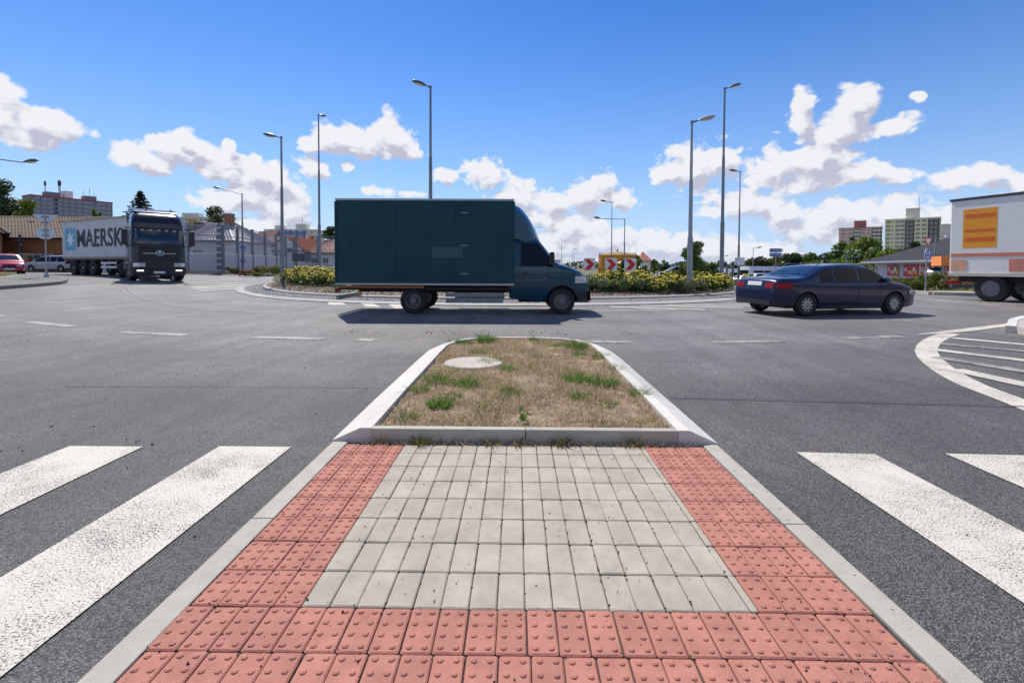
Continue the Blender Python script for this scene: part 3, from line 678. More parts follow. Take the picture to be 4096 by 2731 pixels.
# ------------------------------------------------------------------ verges, kerbs, far patches
def raised(name, pts, h, m, label, kerb=None, kerbmat=None, top=None, edge_sub=1.0, kw=.15, stone=1.0):
    """a raised patch with outline pts (counter-clockwise), its rim of kerb stones along indices kerb=(i0,i1)"""
    P = []; marks = []
    for i in range(len(pts)):
        a, b = pts[i], pts[(i+1) % len(pts)]; d = math.dist(a, b); n_ = max(1, int(d/edge_sub)) if d < 40 else max(1, int(d/6))
        marks.append(len(P))
        for k_ in range(n_): P.append((a[0]+(b[0]-a[0])*k_/n_, a[1]+(b[1]-a[1])*k_/n_))
    c = (sum(p[0] for p in P)/len(P), sum(p[1] for p in P)/len(P)); S = [1, .97]+[.92-.86*i_/22 for i_ in range(23)]
    if top is not None: c = top
    vs = [(c[0]+(p[0]-c[0])*s, c[1]+(p[1]-c[1])*s) for s in S for p in P]; n_ = len(P)
    vs = [(x, y, Hh(x, y)+h) for x, y in vs] + [(p[0], p[1], Hh(*p)-.1) for p in P]
    fs = [(q*n_+i, q*n_+(i+1) % n_, (q+1)*n_+(i+1) % n_, (q+1)*n_+i) for q in range(len(S)-1) for i in range(n_)]
    fs += [tuple((len(S)-1)*n_+i for i in range(n_))] + [(len(S)*n_+i, len(S)*n_+(i+1) % n_, (i+1) % n_, i) for i in range(n_)]
    o = MB().add(vs, fs).build(name, m, smooth=50); tag(o, label, kind='structure')
    if kerb:
        Q = [pts[i % len(pts)] for i in range(kerb[0], kerb[1]+1)]
        kerb_path(o, Q, h+.012, kerbmat or M_KERB, kw, stone)
    return o
def kerb_path(par, Q, zt, m, w=.15, stone=1.0):
    seg = []
    for a, b in zip(Q[:-1], Q[1:]):
        d = math.dist(a, b); k_ = max(1, round(d/stone))
        for i in range(k_): seg.append(((a[0]+(b[0]-a[0])*i/k_, a[1]+(b[1]-a[1])*i/k_), (a[0]+(b[0]-a[0])*(i+1)/k_, a[1]+(b[1]-a[1])*(i+1)/k_)))
    for a, b in seg[:200]:
        d = math.dist(a, b) or 1; tx, ty = (b[0]-a[0])/d, (b[1]-a[1])/d; nx_, ny_ = -ty, tx; e = .004; vs = []
        for p in ((a[0]+tx*e, a[1]+ty*e), (b[0]-tx*e, b[1]-ty*e)):
            z = Hh(*p)
            for o_, zz in ((-.012, -.08), (-.012, zt-.02), (.008, zt), (w, zt), (w, -.08)): vs.append((p[0]+nx_*o_, p[1]+ny_*o_, z+zz))
        MB().add(vs, [(0, 1, 6, 5), (1, 2, 7, 6), (2, 3, 8, 7), (3, 4, 9, 8), (4, 3, 2, 1, 0), (5, 6, 7, 8, 9)]).build('kerb_stone', m, par)
def garc(a0, a1, r, n=14): return [ringpt(a0+(a1-a0)*i/n, r) for i in range(n+1)]
M_PAVE = mat('light_paving', (.42, .39, .33), .9, var=.12, scale=3, bump=.4, bscale=40)
M_LOT = mat('parking_asphalt', (.12, .12, .125), .85, var=.15, scale=2)
# paved nose of the left splitter island, with its planted bed
A = [g(-500, 1186), g(-200, 1172), g(0, 1157), g(120, 1148), g(200, 1141), g(245, 1136)]; zz = A[-1]
nose = [tuple(p[:2]) for p in A] + [tuple(g(268, 1130)[:2]), tuple(g(272, 1124)[:2]), tuple(g(255, 1118)[:2]), tuple(g(180, 1112)[:2]), tuple(g(90, 1107)[:2]), tuple(g(-60, 1101)[:2]), tuple(g(-500, 1100)[:2])]
sp_ = raised('splitter_island', nose, .12, M_PAVE, 'paved splitter island at the left edge with the sign post on it', kerb=(0, 12), kerbmat=mat('dark_kerb', (.20, .195, .18), .9, var=.15, scale=5, rnd=.08))
mb = MB(); cc = Vector((sum(p[0] for p in nose)/len(nose), sum(p[1] for p in nose)/len(nose)))
def inpoly(x, y, P):
    c = False
    for i in range(len(P)):
        a, b = P[i], P[i-1]
        if (a[1] > y) != (b[1] > y) and x < (b[0]-a[0])*(y-a[1])/(b[1]-a[1])+a[0]: c = not c
    return c
pn = [((p[0]-cc.x)*.965+cc.x, (p[1]-cc.y)*.965+cc.y) for p in nose]
for i in range(110):
    for j in range(60):
        x, y = cc.x-12+i*.22, cc.y-6+j*.115*2
        x2 = x+(.11 if j % 2 else 0)
        if inpoly(x2, y, pn): mb.box((x2, y, Hh(x2, y)+.119+random.gauss(0, .002)), (.212, .222, .02), taper=.96)
o = mb.build('pavers', M_PAVE, sp_, fix=False); o['kind'] = 'stuff'
bed = [tuple(g(*p, )[:2]) for p in ((-600, 1150), (-300, 1142), (-100, 1132), (30, 1121), (68, 1113), (50, 1108), (-30, 1104), (-200, 1103), (-600, 1104))]
raised('planted_bed', bed, .16, M_DIRT, 'small grassed bed inside the paved splitter island at the left edge', kerb=(0, 8), kerbmat=M_KERB, kw=.1)
# north-west verge with the noise barrier, north-east and east verge, pavement on the right
raised('verge', garc(118, 158, 22.3)[::-1]+[(-60, 36), (-72, 60), (-60, 95), (-15, 95)], .10, M_DIRT, 'dry grass verge behind the left part of the roundabout', kerb=None)
kerb_path(tag(empty('verge_kerb'), 'kerb of the verge behind the left part of the roundabout', kind='structure'), garc(118, 158, 22.1, 18)[::-1], .125, M_KERB)
vr = garc(-17.5, 92, 21.6, 24)
raised('verge', vr[:] + [(-2, 110), (60, 140), (130, 100), (110, 24), (40, 20.5), (24, 21.4)], .10, M_DIRT, 'grassy verge behind the right part of the roundabout', top=(30, 50))
kerb_path(tag(empty('verge_kerb'), 'kerb of the verge behind the right part of the roundabout', kind='structure'), [(40, 20.3), (24, 21.2)]+vr, .125, M_KERB)
raised('footpath', [(19.9, 24.1), (21.5, 22.0), (40, 20.9), (90, 22.0), (90, 25), (40, 23.6), (24, 24.4)], .116, M_PAVE, 'light footpath behind the white trailer on the right')
rightp = [tuple(g(*p)[:2]) for p in ((4066, 1330), (4075, 1300), (4120, 1286), (4400, 1270))]+[(12, 9.5), (12, 6.0)]+[tuple(g(4500, 1420)[:2])]
raised('splitter_island', rightp[::1], .11, M_PAVE, 'pale kerbed tip of the splitter island at the right edge', kerb=(0, 6), kerbmat=M_KERBW)
for x0, x1, y0, y1, lab in ((-2, 75, 52, 100, 'grey parking lot of the buses and cars'),):
    vs = [(x0, y0), (x1, y0), (x1, y1), (x0, y1)]
    sheet('parking_lot', np.arange(x0, x1, 3.), np.arange(y0, y1, 3.), .14, M_LOT)
    tag(bpy.data.objects['parking_lot'], lab, kind='structure')

# ------------------------------------------------------------------ street lamps
def lamp_mb():
    v = bmesh.new(); bmesh.ops.create_uvsphere(v, u_segments=16, v_segments=10, radius=1)
    mb = MB(); vs = []
    for p in v.verts:
        x, y, z = p.co; w = 1-.35*max(0, -x)**1.5
        vs.append(((x+1)*.38, y*.155*w, (z*.11 if z > 0 else z*.045)*w+.02+.05*(x+1)*.3))
    mb.add(vs, [tuple(q.index for q in f.verts) for f in v.faces]); v.free(); return mb
def lamp(px, py_top, Y, rot, arm=.15, lab='', zb=None, head='oval', r=.075, rise=.05, grp='street lamps round the junction', scale=1.):
    p = at(px, py_top, Y); zb = Hh(p.x, p.y)+(zb or 0); h = p.z-zb
    t = empty('street_lamp', (p.x, p.y, zb), 0, lab, 'street lamp', grp)
    mb = MB(); s = h*.33
    mb.tube((0, 0, -.05), (0, 0, s*.98), r*1.35, r*1.25, 12).tube((0, 0, s*.98), (0, 0, s*1.02), r*1.28, r, 12).tube((0, 0, s*1.02), (0, 0, h*.66), r, r*.85, 12).tube((0, 0, h*.66), (0, 0, h), r*.68, r*.55, 12)
    mb.lathe([(r*1.9, -.03), (r*1.9, .04), (r*1.4, .07)], 12)
    mb.build('pole', M_GALVD if head != 'pale' else M_GALV, t, smooth=40)
    c, s_ = math.cos(R(rot)), math.sin(R(rot)); e = Vector((c*arm, s_*arm, rise*arm/.5))
    MB().tube((0, 0, h-.02), (0, 0, h+.08), r*.8, r*.75, 10).path([(0, 0, h+.03), tuple(e+Vector((0, 0, h+.03)))], r*.45, 8).build('arm', M_GALVD, t, smooth=40)
    hd = lamp_mb().build('lamp_head', M_LAMPG if head != 'pale' else mat('pale_lamp_housing', (.42, .43, .42), .4), t, smooth=60)
    hd.location = (e.x, e.y, h+.03+e.z-.02); hd.rotation_euler = (0, R(-9), R(rot)); hd.scale = (scale,)*3
    lens = MB().lathe([(.0, -.055), (.10, -.045), (.13, -.01)], 14).build('lens', M_LENS, hd, smooth=60); lens.location = (.42, 0, .0); lens.scale = (1.7, .85, 1)
    return t
lamp(-90, 628, 24, 8, 2.05, 'street lamp whose head alone reaches in at the left edge', r=.06, rise=-.06)
lamp(968, 778, 42, 178, 1.9, 'street lamp with a long arm at the noise barrier carrying two small blue signs', r=.085, rise=.13)
lamp(1125, 552, 27.3, 178, .22, 'tall street lamp at the left end of the rose bed', .12, r=.09, scale=1.15)
lamp(1274, 462, 39, 75, .1, 'very tall street lamp behind the left rose bed, seen end-on', r=.095, scale=1.1)
lamp(1722, 352, 22.5, 205, .15, 'tall street lamp rising behind the box truck', .15, r=.09, scale=1.0)
lamp(2768, 492, 20.5, -8, .22, 'thick street lamp with a big pale head in the right rose bed', .15, 'pale', r=.09, scale=1.0, rise=.12)
lamp(2899, 357, 27.5, -20, .15, 'tallest street lamp at the right end of the rose bed', .15, r=.09, scale=.95)
lamp(2961, 688, 48, 172, .2, 'slim street lamp right behind the white notice board', .1, r=.08, scale=1.2)
lamp(2448, 810, 78, 178, .8, 'slim far street lamp with a short arm above the chevron signs', .1, r=.09, scale=1.6)
lamp(2499, 878, 60, 178, 2.9, 'far street lamp with a long level arm above the chevron signs', .1, r=.09, rise=.01, scale=1.4)
for px, py, Y, lab in ((2141, 912, 150, 'distant street lamp seen past the truck windscreen'), (2247, 968, 190, 'distant street lamp left of the chevron signs'), (2290, 997, 230, 'distant street lamp nearest left of the first chevron sign, taller of two'), (2296, 1016, 260, 'distant street lamp nearest left of the first chevron sign, shorter of two'), (2277, 1027, 300, 'tiny distant street lamp between two taller ones left of the chevrons'), (2890, 1026, 110, 'small street lamp in front of the buses beside the tallest lamp'), (3013, 994, 75, 'street lamp among the buses right of the notice board'), (3409, 1032, 80, 'short street lamp in the car park before the trees')):
    lamp(px, py, Y, 5, .5, lab, .1, r=.1 if Y > 120 else .07, scale=1.6 if Y > 120 else 1.2, grp='far street lamps')
t = empty('parking_lamp', tuple(at(3385, 1095, 70).xy)+(.1,), 0, 'double-headed pale lamp standing in the car park', 'street lamp')
hp = at(3385, 1002, 70).z-.1
MB().tube((0, 0, 0), (0, 0, hp), .09, .06).build('pole', M_GALV, t); MB().box((0, 0, hp), (2.6, .06, .06)).build('arm', M_GALV, t)
for s in (-1, 1): MB().box((s*1.6, 0, hp+.03), (.7, .3, .12), taper=.8).build('lamp_head', M_WHITE, t)
t = empty('parking_lamp', tuple(at(3738, 1080, 48).xy)+(.1,), 0, 'pale lamp mast beside the store roof behind the yield sign', 'street lamp')
hp = at(3738, 952, 48).z-.1
MB().tube((0, 0, 0), (0, 0, hp), .09, .06).build('pole', M_GALV, t); MB().box((.5, 0, hp+.05), (1, .05, .05), tilt=Matrix.Rotation(-.2, 4, 'Y').to_3x3()).build('arm', M_GALV, t); MB().box((1.15, 0, hp+.17), (.5, .25, .1), taper=.8).build('lamp_head', M_WHITE, t)

# ------------------------------------------------------------------ signs
def rrect(w, h, r, n=5):
    P = []
    for cx, cy, a in ((w/2-r, h/2-r, 0), (-w/2+r, h/2-r, 90), (-w/2+r, -h/2+r, 180), (w/2-r, -h/2+r, 270)):
        P += [(cx+r*math.cos(R(a+90*i/n)), cy+r*math.sin(R(a+90*i/n))) for i in range(n+1)]
    return P
def post(t, h, r=.03, m=None): return MB().tube((0, 0, -.05), (0, 0, h), r, r, 12).lathe([(r*2.2, -.03), (r*2.2, .03), (r, .08)], 10).build('post', m or M_GALV, t, smooth=40)
for i, (px, lab) in enumerate(((2357, 'red and white chevron sign nearest the box truck'), (2444, 'red and white chevron sign in the middle of the three'), (2521, 'red and white chevron sign nearest the thick street lamp'))):
    p = at(px, 1058, 21.3); zb = Hh(p.x, p.y)+.16
    t = empty('chevron_sign', (p.x, p.y, zb), R(-2), lab, 'road sign', 'chevron signs on the roundabout'); w = .525; zc = p.z-zb
    post(t, zc+.2, .03, M_WHITE)
    MB().prism([(x, z+zc) for x, z in rrect(w, w+.04, .05)], -.055, -.04, 'y').build('panel', M_WHITE, t)
    q = w/2-.02
    MB().prism([(x, z+zc) for x, z in ((-q*.98, q), (-.0, q), (q*.95, 0), (0, -q), (-q*.98, -q), (-.02, 0))], -.062, -.056, 'y').build('chevron', M_RED, t)
M_SBACK = mat('sign_back', (.11, .12, .14), .5, .3)
for px, lab in ((1181, 'grey back of the leftmost chevron sign across the rose bed'), (1206, 'grey back of the middle chevron sign across the rose bed'), (1230, 'grey back of the right chevron sign across the rose bed')):
    p = at(px, 1030, 36); zb = Hh(p.x, p.y)+.16; t = empty('chevron_sign', (p.x, p.y, zb), R(50), lab, 'road sign', 'backs of signs across the roundabout'); zc = p.z-zb
    post(t, zc+.3, .03); MB().prism([(x, z+zc) for x, z in rrect(.55, .62, .05)], -.055, -.035, 'y').build('panel', M_SBACK, t)
for px, lab in ((2905, 'chevron sign seen edge-on at the right end of the island, left of three'), (2929, 'chevron sign seen edge-on at the right end of the island, middle of three'), (2953, 'chevron sign seen edge-on at the right end of the island, right of three')):
    p = at(px, 1084, 24.3); zb = Hh(p.x, p.y)+.14; t = empty('chevron_sign', (p.x, p.y, zb), R(72), lab, 'road sign', 'signs seen edge-on'); zc = p.z-zb
    post(t, zc+.3, .03); MB().prism([(x, z+zc) for x, z in rrect(.5, .5, .05)], -.055, -.035, 'y').build('panel', M_SBACK, t)
# yield sign and roundabout arrow seen from behind, on the left splitter island
p = at(180, 860, 22.6); b = Hh(p.x, p.y)+.12
t = empty('sign_post', (p.x, p.y, b), R(38), 'back of a yield sign over a round sign on one post, left splitter island', 'road sign')
hh = p.z-b; MB().tube((0, 0, -.05), (0, 0, hh-.0), .032, .032, 12).lathe([(.13, -.02), (.12, .03), (.045, .25), (.034, .3)], 12).build('post', M_GALV, t, smooth=40)
M_BACK2 = mat('pale_sign_back', (.50, .55, .60), .35, .4)
MB().prism([(-.45, hh+.02), (.45, hh+.02), (.0, hh-.52)], .04, .055, 'y').build('yield_panel', M_BACK2, t, bevel=.004)
MB().prism([(.35*math.cos(R(a)), hh-.86+.31*math.sin(R(a))) for a in range(0, 360, 12)], .04, .055, 'y').build('round_panel', M_BACK2, t)
for zz_, ww in ((hh-.1, .3), (hh-.36, .22), (hh-.74, .28), (hh-.98, .28)): MB().box((0, .0, zz_), (ww, .03, .03)).build('clamp', M_DARK, t)
# yield and roundabout signs on the right
p = at(3708, 948, 23.6); b = Hh(p.x, p.y)+.10; hh = p.z-b
t = empty('sign_post', (p.x, p.y, b), R(23), 'yield sign over a blue roundabout sign on one post before the bushes', 'road sign'); post(t, hh, .032)
MB().prism([(-.34, hh-.02), (.34, hh-.02), (.02, hh-.52), (-.02, hh-.52)], -.055, -.04, 'y').build('yield_panel', M_RED, t)
MB().prism([(-.23, hh-.085), (.23, hh-.085), (.0, hh-.40)], -.06, -.056, 'y').build('yield_face', M_WHITE, t)
zc = hh-.86
MB().prism([(.275*math.cos(R(a)), zc+.275*math.sin(R(a))) for a in range(0, 360, 12)], -.055, -.04, 'y').build('round_panel', M_WHITE, t)
MB().prism([(.255*math.cos(R(a)), zc+.255*math.sin(R(a))) for a in range(0, 360, 12)], -.06, -.056, 'y').build('round_face', M_BLUE, t)
for k_ in range(3):
    a0 = 90+120*k_; P = [(.17*math.cos(R(a0+a)), .17*math.sin(R(a0+a))) for a in range(0, 71, 10)] + [(.215*math.cos(R(a0+70)), .215*math.sin(R(a0+70))), (.145*math.cos(R(a0+103)), .145*math.sin(R(a0+103))), (.075*math.cos(R(a0+70)), .075*math.sin(R(a0+70)))] + [(.115*math.cos(R(a0+a)), .115*math.sin(R(a0+a))) for a in range(70, -1, -10)]
    MB().prism([(x, z+zc) for x, z in P], -.064, -.061, 'y').build('arrow', M_WHITE, t)
# direction signs
p = at(3104, 992, 50); hh = p.z-.1
t = empty('direction_sign', (p.x, p.y, .1), R(-4), 'two blue direction arrows, PRAHA above NERATOVICE, on a tall post', 'direction sign'); post(t, hh, .05)
for zc, s, nn_, a_ in ((hh-.25, 'PRAHA', '27', '9'), (hh-.70, 'NERATOVICE', '9', '')):
    MB().prism([(-.68, zc-.2), (.5, zc-.2), (.78, zc), (.5, zc+.2), (-.68, zc+.2)], -.08, -.055, 'y').build('arrow_panel', M_WHITE, t)
    MB().prism([(-.66, zc-.18), (.49, zc-.18), (.49, zc+.18), (-.66, zc+.18)], -.084, -.081, 'y').build('arrow_face', M_BLUE, t)
    text(s, 'lettering', .2, M_WHITE, t, (-.03 if a_ else -.17, -.087, zc), (R(90), 0, 0), .002, sx=.95)
    text(nn_, 'lettering', .2, M_WHITE, t, (.38, -.087, zc), (R(90), 0, 0), .002)
    if a_: text(a_, 'lettering', .2, M_WHITE, t, (-.52, -.087, zc), (R(90), 0, 0), .002)
# white notice board
p = at(2957, 1045, 30); b = .1
t = empty('notice_board', (p.x, p.y, b), 0, 'white notice board with lines of small print and a blue emblem field', 'notice board'); zc = p.z-b
post(t, zc+.2, .035); MB().prism([(x, z+zc) for x, z in rrect(.62, .47, .03)], -.06, -.045, 'y').build('panel', M_WHITE, t)
MB().box((0, -.063, zc-.02), (.60, .003, .012)).build('band', M_BLUE, t); MB().box((-.20, -.063, zc-.13), (.11, .003, .075)).build('emblem', M_BLUE, t)

for xx, zz2, ww in ((-.10, .15, .36), (.0, .11, .50), (-.14, .06, .26), (.14, -.12, .2)): MB().box((xx, -.063, zc+zz2), (ww, .003, .014)).build('print_line', M_DARK, t)
# small blue signs on the lamp post at the barrier
def smallsign(px, py, Y, w, h, lab, pedestrian=False, txt=None):
    p = at(px, py, Y); t = empty('small_sign', tuple(p), 0, lab, 'road sign')
    MB().prism(rrect(w, h, .05), -.10, -.085, 'y').build('panel', M_BLUE, t)
    if pedestrian:
        MB().prism([(-w*.4, -h*.36), (w*.4, -h*.36), (0, h*.38)], -.106, -.101, 'y').build('triangle', M_WHITE, t)
        MB().prism([(-.03, .08), (.03, .08), (.03, .02), (.09, -.18), (.04, -.18), (0, -.05), (-.05, -.18), (-.1, -.18), (-.03, 0)], -.112, -.107, 'y').build('walker', M_BLACK, t)
    if txt: text(txt, 'lettering', h*.8, M_WHITE, t, (0, -.104, 0), (R(90), 0, 0), .006)
smallsign(974, 994, 42.0, .42, .42, 'blue pedestrian crossing sign on the lamp post at the noise barrier', True)
smallsign(974, 1044, 42.0, .42, .24, 'small blue plate numbered 16 on the lamp post at the noise barrier', txt='16')
smallsign(2497, 1045, 60, .3, .6, 'small blue sign on the far lamp post above the chevron signs')
smallsign(2447, 1088, 40, .22, .22, 'tiny blue plate beside the post of the middle chevron sign')
# yellow advertising board and pink parasol far behind
p = at(2409, 1081, 90); t = empty('billboard', (p.x, p.y, 0), 0, 'yellow board with dark lettering behind the chevron signs', 'billboard')
MB().box((0, 0, p.z), (1.75, .1, 1.25)).build('panel', mat('yellow_board', (.75, .42, .02), .6), t); MB().tube((-.6, .1, 0), (-.6, .1, p.z), .06).build('leg', M_GALV, t); MB().tube((.6, .1, 0), (.6, .1, p.z), .06).build('leg', M_GALV, t)
text('DACHSER', 'lettering', .36, M_BLACK, t, (0, -.06, p.z+.3), (R(90), 0, 0), .01)
MB().box((-.1, -.06, p.z-.05), (1.2, .01, .08)).build('print_line', M_BLACK, t)
p = at(2494, 1087, 75); t = empty('parasol', (p.x, p.y, .12), 0, 'pink and white striped garden parasol behind the chevron signs', 'parasol')
MB().tube((0, 0, 0), (0, 0, 2.0), .03).build('pole', M_GALV, t)
mb = MB(); n_ = 12
mb.add([(0, 0, 2.35)]+[(1.25*math.cos(6.283*i/n_), 1.25*math.sin(6.283*i/n_), 1.85) for i in range(n_)], []); 
for i in range(n_): mb.f.append((0, 1+i, 1+(i+1) % n_)); mb.m.append(i % 2)
mb.build('canopy', [mat('pink_cloth', (.65, .2, .2), .8), M_WHITE], t)
tag(t, 'pink and white striped garden parasol behind the chevron signs', 'parasol')

# ------------------------------------------------------------------ roses
M_RLEAF = leafmat('rose_leaf', (.03, .07, .014), (.09, .15, .03), .3, .4)
M_RLEAF2 = leafmat('grey_green_leaf', (.07, .11, .05), (.14, .19, .09), .3, .5)
M_ROSE = mat('yellow_rose', (.84, .56, .015), .6, var=.12, scale=30, col2=(.92, .74, .10))
def petals(name, P, r0_, m, parent, seed):
    r = np.random.default_rng(seed); bmv = bmesh.new(); bmesh.ops.create_icosphere(bmv, subdivisions=1, radius=1)
    base = np.array([v.co[:] for v in bmv.verts]); fc = np.array([[v.index for v in f.verts] for f in bmv.faces]); bmv.free()
    n_ = len(P); V = base[None]*(1+.28*r.normal(size=(n_, len(base), 1)))*np.array([1, 1, .75]); s = r0_*(.6+.7*r.random(n_))
    V = V*s[:, None, None]+P[:, None]; Fc = (np.arange(n_)[:, None, None]*len(base)+fc[None]).reshape(-1, 3)
    return npmesh(name, V.reshape(-1, 3), Fc, m, parent)
def rose_proto(seed, w, h, nf, lm):
    r = np.random.default_rng(seed); t = empty('rose_bush')
    C = [(r.normal(0, w*.34), r.normal(0, w*.34), h*(.25+.5*r.random())) for _ in range(9)]; Ra = [(w*.3, w*.3, h*.26)]*9
    f = leaf_mesh('foliage', C, Ra, 2600, .032, lm, t, seed, shell=.3)
    mb = MB()
    for c in C[:6]: mb.tube((0, 0, 0), c, .012, .006, 5)
    mb.build('stems', mat('rose_stem', (.10, .09, .04), .8), t)
    k_ = r.integers(0, 9, nf); d = r.normal(size=(nf, 3)); d[:, 2] = np.abs(d[:, 2])*1.2-.1; d[:, 1] -= .25; d /= np.linalg.norm(d, axis=1)[:, None]
    P = np.array(C)[k_]+d*np.array([w*.31, w*.31, h*.29]); P = P[P[:, 2] > h*.42]
    if nf: petals('flowers', P, .038, M_ROSE, t, seed)['kind'] = 'stuff'
    return t
rp = [rose_proto(1, 1.05, .85, 110, M_RLEAF), rose_proto(2, .95, .8, 75, M_RLEAF), rose_proto(3, .9, .75, 26, M_RLEAF2), rose_proto(4, 1.1, .9, 170, M_RLEAF)]
def place_bush(k_, x, y, s, lab, used=set()):
    z = Hh(x, y)+.12
    o = rp[k_] if k_ not in used else copy_tree(rp[k_]); used.add(k_)
    o.location = (x, y, z); o.rotation_euler = (0, 0, random.uniform(-.5, .5)); o.scale = (s, s, s*random.uniform(.92, 1.05)); tag(o, lab, 'rose bush', 'yellow rose bushes on the roundabout')
spec = [(1170, 27.0, 3, 1.0, 'yellow rose bush at the left end of the bed beside the tall lamp'), (1185, 24.8, 0, .8, 'low yellow rose bush in front of the left end bush'),
 (1215, 25.6, 3, 1.15, 'yellow rose bush second from the left end of the bed'), (1258, 24.5, 0, 1.15, 'yellow rose bush third from the left end of the bed'), (1262, 27, 3, 1.15, 'yellow rose bush behind the third from the left end'),
 (1302, 23.6, 0, 1.15, 'yellow rose bush with green front between the third one and the truck'), (1322, 25, 3, 1.15, 'yellow rose bush just left of the rear of the truck'), (1365, 23.2, 1, 1.1, 'yellow rose bush half hidden by the rear of the truck'),
 (2330, 20.4, 2, 1.05, 'nearly flowerless rose bush under the first chevron sign'), (2372, 20.0, 2, 1.05, 'grey-green bush with few flowers at the nose of the truck'), (2412, 20.2, 2, 1.1, 'grey-green bush left of the middle chevron post'), (2405, 21.6, 1, 1.1, 'rose bush behind the grey-green bush by the middle chevron post'),
 (2462, 19.8, 2, 1.0, 'green bush right of the middle chevron post'), (2480, 20.9, 0, 1.25, 'tall yellow rose bush between the middle and right chevron posts'), (2500, 20.2, 2, .9, 'green bush at the foot of the right chevron sign'),
 (2552, 20.0, 0, .95, 'yellow rose bush just right of the right chevron post'), (2562, 21.5, 3, 1.1, 'yellow rose bush behind the one right of the chevron post'), (2600, 20.4, 3, .95, 'yellow rose bush second right of the chevron posts'), (2640, 21.2, 1, 1.0, 'yellow rose bush third right of the chevron posts'),
 (2632, 19.6, 1, .8, 'low rose bush in front of the third right of the chevron posts'), (2680, 20.0, 2, .95, 'green bush with pale flowers left of the thick lamp'), (2700, 21.8, 0, 1.0, 'yellow rose bush behind the green bush left of the thick lamp'), (2722, 20.1, 2, .95, 'green bush touching the thick lamp post'),
 (2785, 20.6, 1, .9, 'yellow rose bush just right of the thick lamp post'), (2800, 22.0, 0, 1.05, 'yellow rose bush behind the one right of the thick lamp post'), (2832, 21.4, 1, .95, 'green and yellow rose bush between the two tall lamps'), (2858, 22.8, 0, 1.1, 'yellow rose bush before the tallest lamp'), (2890, 22.6, 1, 1.05, 'yellow rose bush at the right end of the bed'), (2900, 24.4, 3, 1.0, 'yellow rose bush behind the right end of the bed')]
for px, Y, k_, s, lab in spec: place_bush(k_, at(px, 1100, Y).x, Y, s, lab)

# ------------------------------------------------------------------ trees and shrubs
M_BARK = mat('tree_bark', (.10, .08, .06), .9, var=.3, scale=8)
M_T1 = leafmat('tree_leaf_mid', (.07, .125, .025), (.17, .23, .05), .3, .55)
M_T2 = leafmat('tree_leaf_dark', (.035, .06, .022), (.085, .125, .04), .25, .55)
M_T3 = leafmat('tree_leaf_bright', (.10, .165, .02), (.25, .30, .045), .35, .5)
M_T4 = leafmat('shrub_leaf', (.09, .14, .02), (.25, .27, .055), .3, .6)
M_T5 = leafmat('olive_weed', (.14, .13, .05), (.28, .24, .10), .3, .7)
M_T6 = leafmat('rust_weed', (.22, .12, .05), (.35, .20, .09), .3, .7)
def tree(px, ptop, wpx, Y, m, lab, n_=2600, leaf=None, trunk=.3, cat='tree', name=None, grp=None, seed=None, zb=None, squash=1.):
    p = at(px, ptop, Y); w = wpx*Y/F; zb = Hh(p.x, p.y)+.05 if zb is None else zb; h = p.z-zb; seed = seed or int(px*7+Y)
    r = np.random.default_rng(seed); t = empty(name or 'tree', (p.x, p.y, zb), 0, lab, cat, grp)
    tr = h*trunk; ch = h-tr*.8; nb = 16; C = []; Ra = []
    for i in range(nb):
        u = r.random(); zc = tr+ch*(.12+.74*u); prof = math.sqrt(max(.05, 1-((u-.42)/.66)**2)); a = r.random()*6.28; q = w/2*prof*.62*math.sqrt(r.random())
        rr_ = w*.20*(.75+.6*r.random())*(1.1-.35*u); C.append((q*math.cos(a), q*math.sin(a), zc)); Ra.append((rr_, rr_, rr_*.8*squash))
    C.append((0, 0, h-w*.13)); Ra.append((w*.15, w*.15, w*.13))
    leaf_mesh('crown', C, Ra, int(n_*1.5), (leaf*1.25) if leaf else max(.07, Y*.0030), m, t, seed, shell=.35)
    mb = MB(); mb.path([(0, 0, -.1), (r.normal(0, .02)*h, r.normal(0, .02)*h, h*.4), (0, 0, h*.85)], [max(.05, h*.022), h*.014, h*.003], 7)
    for c in C[:9]: mb.tube((0, 0, max(tr*.7, c[2]-w*.35)), c, h*.009, h*.003, 5)
    mb.build('trunk', M_BARK, t, smooth=60); return t
def shrub(px, ptop, wpx, Y, m, lab, n_=1500, leaf=.05, grp=None, zb=.09, name='shrub', cat='shrub'):
    p = at(px, ptop, Y); w = wpx*Y/F; z0 = Hh(p.x, p.y)+zb; h = max(.25, p.z-z0); r = np.random.default_rng(int(px+ptop)); t = empty(name, (p.x, p.y, z0), 0, lab, cat, grp)
    C = [(r.uniform(-.36, .36)*w, r.uniform(-.25, .25)*w, h*r.uniform(.2, .72)) for _ in range(10)]; Ra = [(w*.17, w*.17, h*.24)]*10
    leaf_mesh('foliage', C, Ra, n_, leaf, m, t, int(px), shell=.2)
    mb = MB()
    for c in C[:6]: mb.tube((c[0]*.3, c[1]*.3, -.05), c, .02, .008, 5)
    mb.build('stems', M_BARK, t); return t
G_ = 'trees behind the tiled-roof house'
tree(-5, 728, 205, 78, M_T2, 'dark tall tree at the left edge behind the brown house', 3600, .2, grp=G_)
tree(105, 803, 120, 72, M_T3, 'lighter green tree right of the dark one behind the brown house', 2600, .17, grp=G_)
tree(375, 838, 40, 90, M_T3, 'small bright treetop peeping over the brown roof before the grey block', 500, .2, grp=G_)
tree(402, 848, 34, 92, M_T3, 'lowest bright treetop right of the small one over the brown roof', 400, .2, grp=G_)
tree(865, 832, 190, 72, M_T2, 'broad dark pine behind the pale tiled roof', 4200, .17, .3, squash=1.1)
tree(1318, 905, 75, 85, M_T2, 'dark tree above the red roofs left of the truck', 1500, .2)
